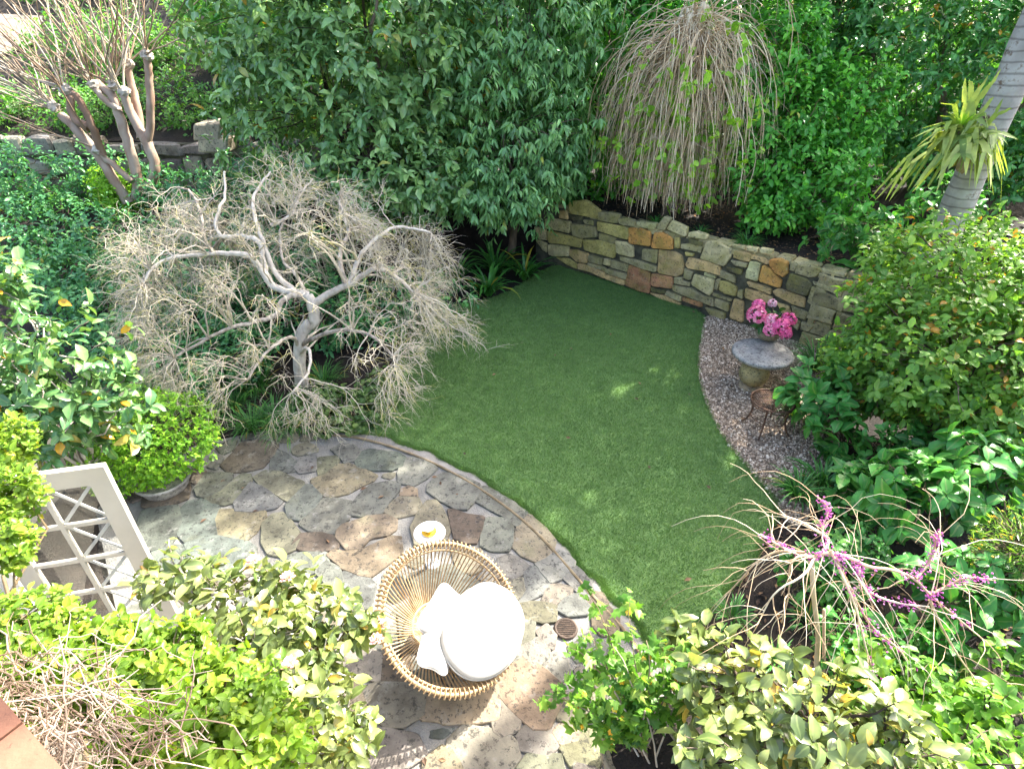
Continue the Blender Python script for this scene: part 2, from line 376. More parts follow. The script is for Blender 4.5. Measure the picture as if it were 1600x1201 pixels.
def stone(parent, poly, normal, h, m, color, name="stone", bev=.012, back=.03, grow=0.0):
    """one dressed stone: poly (n,3) lies in the wall/ground plane, top raised by h"""
    p = np.asarray(poly, float); nv = np.asarray(normal, float)
    c0 = p.mean(0); a_, b_ = p, np.roll(p, -1, 0)
    p = np.stack([a_*.91+b_*.09, a_*.09+b_*.91], 1).reshape(-1, 3); p = c0 + (p-c0)*1.03 + nrm(p-c0)*grow; c = p.mean(0)
    q = p + rs.normal(0, .005, p.shape); q -= ((q-p)@nv)[:, None]*nv
    d = c - q; d -= (d@nv)[:, None]*nv; ln = np.linalg.norm(d, axis=1, keepdims=True); d /= np.maximum(ln, 1e-6)
    tv = np.cross(nv, sph(1)[0])*rs.uniform(0, .02)
    r0 = q - nv*back - c; r1 = q + nv*(h-bev*.9) - c; r2 = q + d*np.minimum(bev, ln*.3) + nv*h - c; r3 = q + d*ln*.45 + nv*h - c
    ce = nv*h
    n = len(q); V = np.vstack([r0, r1, r2, r3, ce[None]]); V = V + np.outer(V@tv, nv); Q = []
    for k in range(3):
        Q += [[k*n+i, k*n+(i+1) % n, (k+1)*n+(i+1) % n, (k+1)*n+i] for i in range(n)]
    T = [[3*n+i, 3*n+(i+1) % n, 4*n] for i in range(n)]
    s = np.sum(np.cross(p-c, np.roll(p, -1, 0)-c)@nv)
    if s < 0: Q = [f[::-1] for f in Q]; T = [f[::-1] for f in T]
    me = mk_mesh(name, V, T, Q, smooth=False); me.materials.append(m)
    o = bpy.data.objects.new(name, me); COL.objects.link(o); o.parent = parent; o.location = Vector(c) - parent_loc(parent)
    o.color = (*color, 1)
    return o

# ------------------------------------------------------------------ materials of the place
M_soil = surf("soil", (.009, .0065, .0045), (.024, .017, .012), 7, .95, .9, 30, coords='Object')
M_mortar = surf("mortar", (.15, .145, .13), (.23, .223, .20), 5, .95, .9, 70, spots=((.10, .10, .095), 22, .60))
M_conc = surf("edging_concrete", (.16, .15, .135), (.27, .255, .23), 6, .95, .5, 50, spots=((.08, .085, .05), 12, .6))
M_ridge = surf("edging_ridge", (.13, .095, .05), (.26, .2, .12), 10, .9, .4, 60)
M_flag = stone_mat("flagstone", mossy=.30, dark=.535, mossc=(.15, .15, .085), scale=4.5)
M_wall = stone_mat("wall_sandstone", mossy=.44, dark=.545, mossc=(.22, .20, .045), scale=6, lich=(.36, .33, .22))
M_core = surf("wall_joint", (.035, .032, .022), (.10, .095, .06), 9, .95, .7, 40)
M_turf = surf("turf_base", (.07, .135, .037), (.11, .195, .058), 5, .95, .6, 80)
M_blade = leaf_mat("grass_blade", [(0, (.07, .145, .036)), (.5, (.13, .25, .068)), (.85, (.20, .33, .11)), (1, (.32, .40, .18))], .5, .25, 0, 1.3, patch=.18)
M_pebble = rnd_mat("pebble", [(0, (.075, .052, .034)), (.35, (.24, .175, .118)), (.7, (.48, .38, .275)), (1, (.8, .7, .56))], .75)
M_gravel = surf("gravel_base", (.085, .06, .04), (.20, .15, .105), 40, .95, .6, 90)
M_bark = wood_mat("brown_bark", [(.2, (.035, .024, .016)), (.6, (.11, .08, .055)), (.9, (.19, .15, .11))])
M_twigbrown = wood_mat("green_brown_twig", [(.2, (.06, .045, .022)), (.6, (.15, .11, .06)), (.9, (.24, .2, .11))])
M_paint = surf("cream_paint", (.46, .425, .35), (.54, .50, .42), 3, .45, .05, 60)
M_white = surf("white_paint", (.66, .655, .63), (.72, .715, .69), 3, .35, 0)
M_black = surf("black_metal", (.012, .012, .012), (.03, .03, .03), 8, .45, 0, metal=.3)
M_iron = surf("rusty_iron", (.05, .03, .02), (.16, .085, .05), 18, .7, .3, 60, metal=.35)
M_cane = wood_mat("cane", [(.2, (.25, .155, .07)), (.55, (.38, .265, .14)), (.9, (.46, .35, .21))], 30, .45, .15)
M_fabric = surf("white_canvas", (.36, .34, .30), (.42, .40, .355), 4, .92, .25, 160)
M_terra = surf("terracotta", (.15, .065, .036), (.20, .095, .055), 5, .75, .15, 60, spots=((.10, .045, .028), 60, .6))

# ------------------------------------------------------------------ the ground
def ground_h(x, y):
    bank = np.clip((y-7.6)/3.6, 0, 1)*1.35*np.clip((-x-1.6)/2.2, 0, 1)
    return -.05 + bank
nx, ny = 90, 90
gx = np.sign(np.linspace(-1, 1, nx))*np.abs(np.linspace(-1, 1, nx))**1.8*70; gy = -12 + np.linspace(0, 1, ny)**1.7*120
X, Y = np.meshgrid(gx, gy); Z = ground_h(X, Y) + rs.normal(0, .006, X.shape)
idx = np.arange(nx*ny).reshape(ny, nx)
g = MB().add(np.stack([X, Y, Z], -1).reshape(-1, 3), Q=np.stack([idx[:-1, :-1], idx[:-1, 1:], idx[1:, 1:], idx[1:, :-1]], -1).reshape(-1, 4))
ground = g.build("ground", M_soil); tag(ground, kind="structure", label="dark mulched garden soil under the plants")

edge_px = [(520, 683), (556, 686), (600, 697), (640, 711), (680, 728), (720, 749), (760, 774), (800, 803), (838, 836), (870, 871), (900, 907), (930, 941), (956, 968), (985, 1003), (1010, 1045), (1025, 1090)]
edge = smooth_poly(np.array([G(*p) for p in edge_px]), 2, closed=False)
tn = nrm(np.gradient(edge, axis=0)); nl = np.stack([-tn[:, 1], tn[:, 0], np.zeros(len(tn))], 1)      # towards the lawn
# patio
patio_px = [(150, 800), (195, 735), (240, 715), (330, 690), (420, 672), (470, 668)]
pat = [G(*p) for p in patio_px] + list(edge) + [np.array([1.15, 1.2, 0]), np.array([1.15, -.5, 0]), np.array([-3.5, -.5, 0]), np.array([-3.5, 3.2, 0])]
patio = flat_sheet(np.array(pat), 0.008, .07).build("patio", M_mortar, smooth=False)
tag(patio, kind="structure", label="crazy paving patio of flagstones in pale mortar")
dgx, dgy, _ = G(884, 984)
GB, GR, TN, BR, OL, PL = (.104, .118, .105), (.13, .136, .115), (.165, .147, .104), (.12, .10, .074), (.14, .135, .10), (.16, .152, .128)
OR = (.20, .15, .105)
F1 = (200, 690, 6.0); F2 = (420, 680, 6.0); F3 = (600, 680, 6.0); F4 = (780, 780, 6.0); F6 = (560, 1001, 6.0); F7 = (760, 960, 6.0); F8 = (720, 1050, 6.667)
FLAGS = [
 (F1, BR, [(160,600),(165,530),(250,420),(420,340),(530,370),(560,430),(550,530),(400,585),(230,620)]),
 (F1, BR, [(500,290),(640,270),(715,290),(690,340),(620,390),(560,360),(515,330)]),
 (F1, GR, [(650,440),(740,310),(860,310),(960,320),(950,370),(860,450),(730,520),(665,500)]),
 (F1, OL, [(740,530),(870,460),(960,390),(1060,320),(1140,330),(1140,390),(1060,480),(1020,550),(900,585),(820,570)]),
 (F1, BR, [(890,220),(1000,120),(1060,30),(1240,0),(1390,40),(1340,140),(1250,240),(1100,275),(960,275)]),
 (F1, OL, [(1190,350),(1290,290),(1440,300),(1570,370),(1620,372),(1665,455),(1545,578),(1440,520),(1270,420)]),
 (F1, GB, [(110,790),(140,670),(250,640),(460,620),(480,740),(440,880),(380,970),(220,1010),(150,900)]),
 (F1, GB, [(510,640),(580,570),(700,560),(800,580),(840,640),(800,740),(830,880),(700,920),(540,930),(490,860)]),
 (F1, TN, [(820,700),(870,650),(1060,655),(1270,670),(1270,720),(1180,850),(1080,930),(940,930),(860,890),(830,790)]),
 (F1, GB, [(1020,560),(1090,490),(1150,400),(1240,430),(1330,500),(1430,560),(1370,620),(1190,650),(1030,640)]),
 (F1, TN, [(1270,790),(1360,700),(1460,690),(1510,760),(1610,880),(1560,1000),(1440,1060),(1320,1040),(1280,930)]),
 (F1, GR, [(760,230),(840,140),(880,120),(870,170),(840,250)]),
 (F1, GR, [(850,60),(960,0),(1010,0),(980,70),(900,115)]),
 (F1, GB, [(240,1030),(400,990),(520,1000),(620,1160),(560,1250),(300,1250)]),
 (F1, GB, [(550,960),(840,900),(1080,950),(1180,1000),(1160,1150),(860,1250),(650,1140)]),
 (F1, BR, [(0,450),(110,430),(140,470),(120,530),(40,560),(0,540)]),
 (F2, GR, [(30,210),(90,150),(170,190),(250,260),(230,330),(120,345),(30,320)]),
 (F2, GR, [(255,310),(320,220),(430,200),(435,325),(300,350)]),
 (F2, OL, [(470,225),(640,205),(640,255),(580,330),(480,365),(463,320)]),
 (F2, TN, [(410,420),(560,370),(650,290),(730,280),(860,330),(990,380),(960,430),(860,470),(720,540),(600,580),(540,560),(450,480)]),
 (F2, GR, [(180,660),(350,485),(400,500),(480,590),(430,660),(340,750),(290,785),(200,770)]),
 (F2, GR, [(310,830),(370,750),(490,630),(570,605),(770,640),(785,700),(730,780),(650,860),(620,910),(400,890)]),
 (F2, GR, [(840,590),(970,480),(1080,455),(1220,450),(1210,520),(1130,600),(1060,720),(930,755),(800,745),(810,640)]),
 (F2, TN, [(660,910),(720,850),(900,790),(1080,765),(1180,810),(1170,890),(1080,950),(940,960),(860,1060),(740,1060),(660,970)]),
 (F2, BR, [(235,1040),(310,935),(480,930),(645,965),(620,1060),(480,1080),(330,1080)]),
 (F2, TN, [(1105,710),(1180,630),(1255,575),(1385,590),(1405,660),(1370,730),(1200,770)]),
 (F2, OR, [(1250,562),(1260,520),(1310,497),(1370,517),(1383,572)]),
 (F2, GB, [(830,250),(870,170),(960,140),(1180,170),(1260,210),(1240,290),(1150,325),(980,320),(860,300)]),
 (F2, GR, [(1230,370),(1260,270),(1340,225),(1490,260),(1560,315),(1480,390),(1370,460),(1230,440)]),
 (F2, GR, [(600,150),(690,95),(790,100),(835,160),(800,230),(710,260),(690,200)]),
 (F2, TN, [(570,1130),(640,1080),(740,1095),(870,1090),(1000,1030),(1130,965),(1215,965),(1230,1100),(1100,1200),(960,1310),(840,1290),(700,1230)]),
 (F2, GR, [(560,1190),(640,1270),(680,1370),(560,1400),(450,1290)]),
 (F2, GB, [(700,1300),(900,1330),(980,1420),(940,1600),(760,1640),(640,1500)]),
 (F2, GR, [(140,1160),(330,1120),(520,1110),(540,1190),(430,1280),(250,1330),(140,1280)]),
 (F3, GR, [(430,490),(500,400),(580,365),(700,380),(890,470),(880,540),(830,610),(770,680),(660,680),(560,620),(440,530)]),
 (F3, GR, [(880,590),(900,510),(960,495),(1080,560),(1200,640),(1310,740),(1260,820),(1220,845),(1140,770),(1000,690),(890,630)]),
 (F3, BR, [(610,720),(680,720),(780,770),(910,780),(900,880),(860,1000),(740,1000),(670,950),(640,830)]),
 (F3, GR, [(930,900),(980,790),(1120,800),(1190,860),(1190,1000),(1150,1070),(1010,1070),(920,1020)]),
 (F3, OL, [(330,740),(400,640),(480,630),(540,700),(560,770),(600,900),(560,1010),(300,1020),(270,880)]),
 (F3, TN, [(640,1080),(720,1060),(870,1080),(905,1130),(905,1250),(800,1290),(700,1250)]),
 (F4, TN, [(150,390),(180,280),(270,160),(310,180),(420,280),(500,390),(490,480),(450,560),(330,570),(220,510),(155,450)]),
 (F4, GR, [(360,610),(470,570),(560,500),(610,520),(690,600),(670,640),(560,740),(490,770),(400,660)]),
 (F4, GB, [(190,950),(240,860),(240,720),(300,650),(350,660),(420,740),(450,800),(400,870),(280,940),(210,965)]),
 (F4, GR, [(-40,660),(20,560),(100,535),(190,580),(250,620),(220,690),(120,735),(0,735)]),
 (F4, OL, [(415,960),(470,830),(560,820),(670,840),(630,920),(540,975),(460,985)]),
 (F4, GR, [(610,750),(730,650),(780,700),(880,850),(830,900),(800,910),(740,860)]),
 (F4, BR, [(840,930),(890,875),(950,900),(1000,970),(940,1005),(860,1000)]),
 (F4, GR, [(560,1030),(650,940),(740,910),(820,1000),(800,1080),(660,1080)]),
 (F4, TN, [(160,1000),(300,990),(400,990),(520,1010),(515,1140),(400,1150),(250,1110),(170,1080)]),
 (F4, BR, [(890,1100),(1010,1010),(1100,1120),(1090,1240),(960,1260),(900,1200)]),
 (F4, PL, [(30,800),(210,760),(215,850),(170,930),(120,930)]),
 (F7, PL, [(300,60),(440,80),(430,220),(380,290),(290,300)]),
 (F7, PL, [(490,180),(570,120),(625,200),(615,310),(570,290)]),
 (F7, PL, [(345,380),(400,300),(480,250),(570,320),(550,400),(470,480)]),
 (F7, OR, [(160,770),(170,600),(210,510),(330,440),(420,460),(560,570),(700,690),(680,800),(560,1050),(440,1050),(330,950),(200,830)]),
 (F7, GR, [(560,430),(620,380),(720,410),(750,500),(700,610),(610,590),(560,520)]),
 (F7, OL, [(670,930),(790,770),(950,700),(1040,800),(1030,950),(960,1040),(830,1030),(700,970)]),
 (F7, PL, [(80,990),(130,850),(200,860),(320,970),(270,1080),(160,1120),(90,1080)]),
 (F7, PL, [(310,1160),(370,1070),(480,1060),(600,1100),(650,1230),(560,1300),(330,1260)]),
 (F7, TN, [(650,1100),(710,1060),(870,1080),(820,1180),(710,1200)]),
 (F7, BR, [(1000,520),(1120,480),(1160,620),(1100,760),(1020,640)]),
 (F7, PL, [(240,450),(280,350),(330,330),(300,400)]),
 (F6, OL, [(80,470),(200,420),(480,430),(600,470),(600,600),(580,690),(420,780),(300,780),(160,690)]),
 (F6, TN, [(630,500),(660,430),(820,410),(1120,420),(1310,410),(1300,600),(1280,740),(1050,740),(800,740),(620,720)]),
 (F6, BR, [(240,130),(440,90),(480,250),(400,380),(240,390),(230,260)]),
 (F6, PL, [(860,960),(1010,820),(1200,850),(1400,910),(1440,960),(1480,1080),(1380,1240),(1200,1300),(980,1200)]),
 (F6, TN, [(640,1120),(780,1020),(850,1060),(940,1200),(900,1300),(640,1300)]),
 (F6, GR, [(490,240),(520,210),(720,340),(690,405),(560,410),(440,385)]),
 (F6, PL, [(-100,840),(150,840),(320,880),(500,900),(600,1080),(420,1180),(200,1260),(-60,1200)]),
 (F6, GR, [(-400,900),(-140,860),(-120,1180),(-300,1250)]),
 (F6, TN, [(-420,400),(-150,350),(40,480),(100,680),(-60,790),(-400,840)]),
 (F6, PL, [(-300,60),(-60,0),(190,140),(190,380),(-100,300),(-280,320)]),
 (F8, OL, [(610,1010),(720,880),(1000,870),(1050,1060),(900,1150),(640,1150)]),
 (F8, TN, [(1070,800),(1170,660),(1400,610),(1500,800),(1400,1000),(1190,950)]),
 (F8, PL, [(1230,985),(1400,1040),(1500,1130),(1300,1250),(1150,1120)]),
 ((0, 0, 1), GR, [(640,900),(700,885),(755,922),(738,980),(660,985)]),
 ((0, 0, 1), TN, [(655,1000),(720,992),(785,1012),(770,1050),(690,1045)]),
 ((0, 0, 1), GR, [(575,985),(625,975),(640,1015),(600,1030),(570,1015)]),
]
FP = []
for (fz, colr, pts) in FLAGS:
    p3 = np.array([G(px, py, .01) for px, py in zo(*fz, pts)])
    j = rs.normal(1, .10)
    stone(patio, p3, (0, 0, 1), rs.uniform(.016, .026), M_flag, tuple(np.clip(np.array(colr)*j*(1+rs.normal(0, .04, 3)), .02, .7)), "paving_stone", bev=.008, grow=.034)
    FP.append(p3)

# smaller flags filling the open joints, grown out until they nearly touch their neighbours
gs = .012; ox, oy = -3.5, -.4; gw, gh = int(5.2/gs), int(7.2/gs)
gx_, gy_ = np.meshgrid(ox+np.arange(gw)*gs, oy+np.arange(gh)*gs); gp = np.stack([gx_.ravel(), gy_.ravel()], 1)
occ = ~in_poly(gp, np.array(pat))
near = (np.linalg.norm(gp-np.array([dgx, dgy]), axis=1) < .12); occ |= near
for p3 in FP:
    c = p3.mean(0); occ |= in_poly(gp, c+(p3-c)*1.03+nrm(p3-c)*.034)
occ = occ.reshape(gh, gw)
def occd(a, k):
    r = a.copy()
    for dx in range(-k, k+1):
        for dy in range(-k, k+1):
            if dx*dx+dy*dy <= k*k: r |= np.roll(np.roll(a, dx, 1), dy, 0)
    return r
blk = occd(occ, 2); palette = [GR, GB, TN, GR, PL, OL]
for it in range(900):
    ci, cj = rs.randint(4, gh-4), rs.randint(4, gw-4)
    if blk[ci, cj]: continue
    pts = []
    for k in range(12):
        an = k*math.pi/6 + rs.uniform(-.1, .1); r = 0; mx_ = rs.uniform(11, 21)
        while r < mx_:
            ii, jj = int(ci+math.sin(an)*(r+1)), int(cj+math.cos(an)*(r+1))
            if not (0 <= ii < gh and 0 <= jj < gw) or blk[ii, jj]: break
            r += 1
        pts.append([ox+(cj+math.cos(an)*r)*gs, oy+(ci+math.sin(an)*r)*gs, .01])
    p3 = np.array(pts); e = p3-p3.mean(0); 
    if np.linalg.norm(e, axis=1).mean() < .052: continue
    for q in range(1): p3 = (np.roll(p3, 1, 0)+p3*2+np.roll(p3, -1, 0))/4
    pc = np.array(palette[rs.randint(len(palette))])*rs.uniform(.85, 1.15)
    stone(patio, p3, (0, 0, 1), rs.uniform(.010, .016), M_flag, tuple(pc), "paving_stone", bev=.010)
    blk |= occd(in_poly(gp, p3).reshape(gh, gw), 2)

# lawn edging: concrete strip with a thin raised ridge
W = .17*(1+.35*np.sin(np.arange(len(edge))*.9)*.5)
eb = MB()
prof = [(-.012, -.05), (-.012, .012), (.03, .016), (.6, .014), (1.0, .004), (1.05, -.05)]
V = np.stack([edge + nl*(a if a < .05 else a*1)*(W[:, None] if a > .05 else 1) + np.array([0, 0, z]) for a, z in prof], 1)
id2 = np.arange(V.shape[0]*V.shape[1]).reshape(V.shape[:2])
eb.add(V.reshape(-1, 3) + rs.normal(0, .003, (V.shape[0]*V.shape[1], 3)), Q=np.stack([id2[:-1, :-1], id2[:-1, 1:], id2[1:, 1:], id2[1:, :-1]], -1).reshape(-1, 4))
kerb = eb.build("lawn_edging", M_conc); tag(kerb, kind="structure", label="curved concrete edging strip between patio and lawn")
MB().tube(edge + nl*.012 + np.array([0, 0, .024]), .017, 7).build("edging_ridge", M_ridge, kerb)

# lawn
lawn_px = [(600,640),(625,600),(620,550),(640,500),(690,480),(760,470),(800,455),(845,425),(872,414),(900,421),(975,450),(1045,472),(1102,490),(1096,520),(1089,560),(1093,600),(1106,640),(1132,690),(1172,735),(1207,775),(1217,800),(1192,850),(1162,890),(1132,930),(1092,980),(1040,1015)]
far_edge = edge + nl*(W[:, None]*.93)
lawn_poly = np.array([G(*p) for p in lawn_px] + [p for p in far_edge[::-1] if p[1] > 2.75 and p[0] > -2.2])
lawn_soft = smooth_poly(lawn_poly, 1)
lawn = flat_sheet(lawn_soft, 0.004, .06).build("lawn", M_turf, smooth=False); tag(lawn, kind="structure", label="curved green lawn in the middle of the garden")
bp = scatter(lawn_soft, 8600)
ed = np.concatenate([lawn_soft[i]+(np.roll(lawn_soft, -1, 0)[i]-lawn_soft[i])*rs.rand(260, 1) for i in range(len(lawn_soft))])[:, :2]
bp = np.concatenate([bp, ed + rs.normal(0, .018, ed.shape) + .012*np.sin(ed[:, ::-1]*23)])
bl = len(bp); hh = rs.uniform(.016, .036, bl); ang = rs.rand(bl)*2*math.pi; lean = rs.normal(0, .6, (bl, 2))*hh[:, None]
wv = np.stack([np.cos(ang), np.sin(ang)], 1)*.0032*rs.uniform(.7, 1.4, (bl, 1))
B0 = np.concatenate([bp-wv, np.zeros((bl, 1))], 1); B1 = np.concatenate([bp+wv, np.zeros((bl, 1))], 1); B2 = np.concatenate([bp+lean, hh[:, None]+.004], 1)
V = np.stack([B0, B1, B2], 1).reshape(-1, 3)
cl = .5+.5*np.sin(bp[:, 0]*5.1+2*np.sin(bp[:, 1]*3.7))*np.sin(bp[:, 1]*4.3+1.3*np.sin(bp[:, 0]*2.9))
cl2 = .5+.5*np.sin(bp[:, 0]*1.3+1.1*np.sin(bp[:, 1]*1.1+.7))*np.cos(bp[:, 1]*1.7+.9*np.sin(bp[:, 0]*1.9))
rb = np.clip(rs.beta(1.5, 2.4, bl)*.8+.13*cl+.16*cl2-.05, 0, 1)
gb = MB().add(V, T=np.arange(bl*3).reshape(-1, 3), rnd=np.repeat(rb, 3)).build("lawn_grass", M_blade, smooth=False)
tag(gb, "short dense green grass blades covering the lawn", "grass", kind="stuff")

# gravel bed
grav_px = [(1102,489),(1150,500),(1240,525),(1330,545),(1345,620),(1310,700),(1280,780),(1250,830),(1217,803),(1207,776),(1172,736),(1132,691),(1106,641),(1093,601),(1089,561),(1096,521)]
grav = smooth_poly(np.array([G(*p) for p in grav_px]), 1)
gv = flat_sheet(grav, 0.002, .05).build("gravel_path", M_gravel, smooth=False); tag(gv, kind="structure", label="gravel strip between lawn and right hand shrubs")
pp = scatter(grav, 4200); n = len(pp); s = rs.gamma(5, .0019, n)+.004
O8 = np.array([[1,0,0],[-1,0,0],[0,1,0],[0,-1,0],[0,0,.8],[0,0,-.8]], float); OT = np.array([[0,2,4],[2,1,4],[1,3,4],[3,0,4],[2,0,5],[1,2,5],[3,1,5],[0,3,5]])
V = np.concatenate([pp, (.004+rs.rand(n, 1)*.006)], 1)[:, None] + (O8[None]*rs.uniform(.6, 1.3, (n, 6, 1)))*s[:, None, None]
r_ = rs.rand(n, 1)*6.3
MBp = MB().add(V.reshape(-1, 3), T=(OT[None]+(np.arange(n)*6)[:, None, None]).reshape(-1, 3), rnd=np.repeat(rs.beta(1.1, 1.5, n), 6))
tag(MBp.build("gravel", M_pebble, smooth=False), "loose grey and cream gravel beside the lawn", "gravel", kind="stuff")

# ------------------------------------------------------------------ sandstone retaining wall on the right
WA = G(855, 410); WB = G(1120, 495); wd = nrm((WB-WA)*np.array([1, 1, 0])); wn_ = np.array([wd[1], -wd[0], 0.0])
if wn_[1] > 0: wn_ = -wn_                                                   # faces the lawn
def Wp(px, py):
    d = ray(px, py); o = np.array([0, 0, CAMZ]); t = ((WA-o)@wn_)/(d@wn_); return o + d*t
wall = thing("stone_retaining_wall", "long mossy sandstone retaining wall at the far right edge of the lawn", "wall", WA)
q0 = WA - wd*.35 - wn_*.02; q1 = WA + wd*9.0 - wn_*.02; th = -wn_*.4
hl = 1.28
cb = MB(); nseg = 40
ts = np.linspace(0, 1, nseg); tops = hl - .05 + rs.normal(0, .012, nseg)
A = q0[None]+(q1-q0)[None]*ts[:, None]
V = np.stack([A+[0, 0, -.1], A+np.stack([0*ts, 0*ts, tops], 1), A+th+np.stack([0*ts, 0*ts, tops], 1), A+th+[0, 0, -.1]], 1)
i3 = np.arange(nseg*4).reshape(nseg, 4)
cb.add(V.reshape(-1, 3), Q=np.concatenate([np.stack([i3[:-1, k], i3[1:, k], i3[1:, k+1], i3[:-1, k+1]], -1) for k in range(3)] + [i3[:1], i3[-1:, ::-1]]))
cb.build("wall_core", M_core, wall, smooth=False)
W1 = (830, 310, 8.58); W2 = (960, 330, 7.506); W3 = (1080, 370, 8.58); W4 = (1200, 390, 8.58)
wY, wO, wT, wG, wD, wR, wP = (.46, .39, .14), (.60, .30, .085), (.54, .38, .18), (.34, .30, .165), (.12, .11, .06), (.46, .22, .12), (.58, .50, .27)
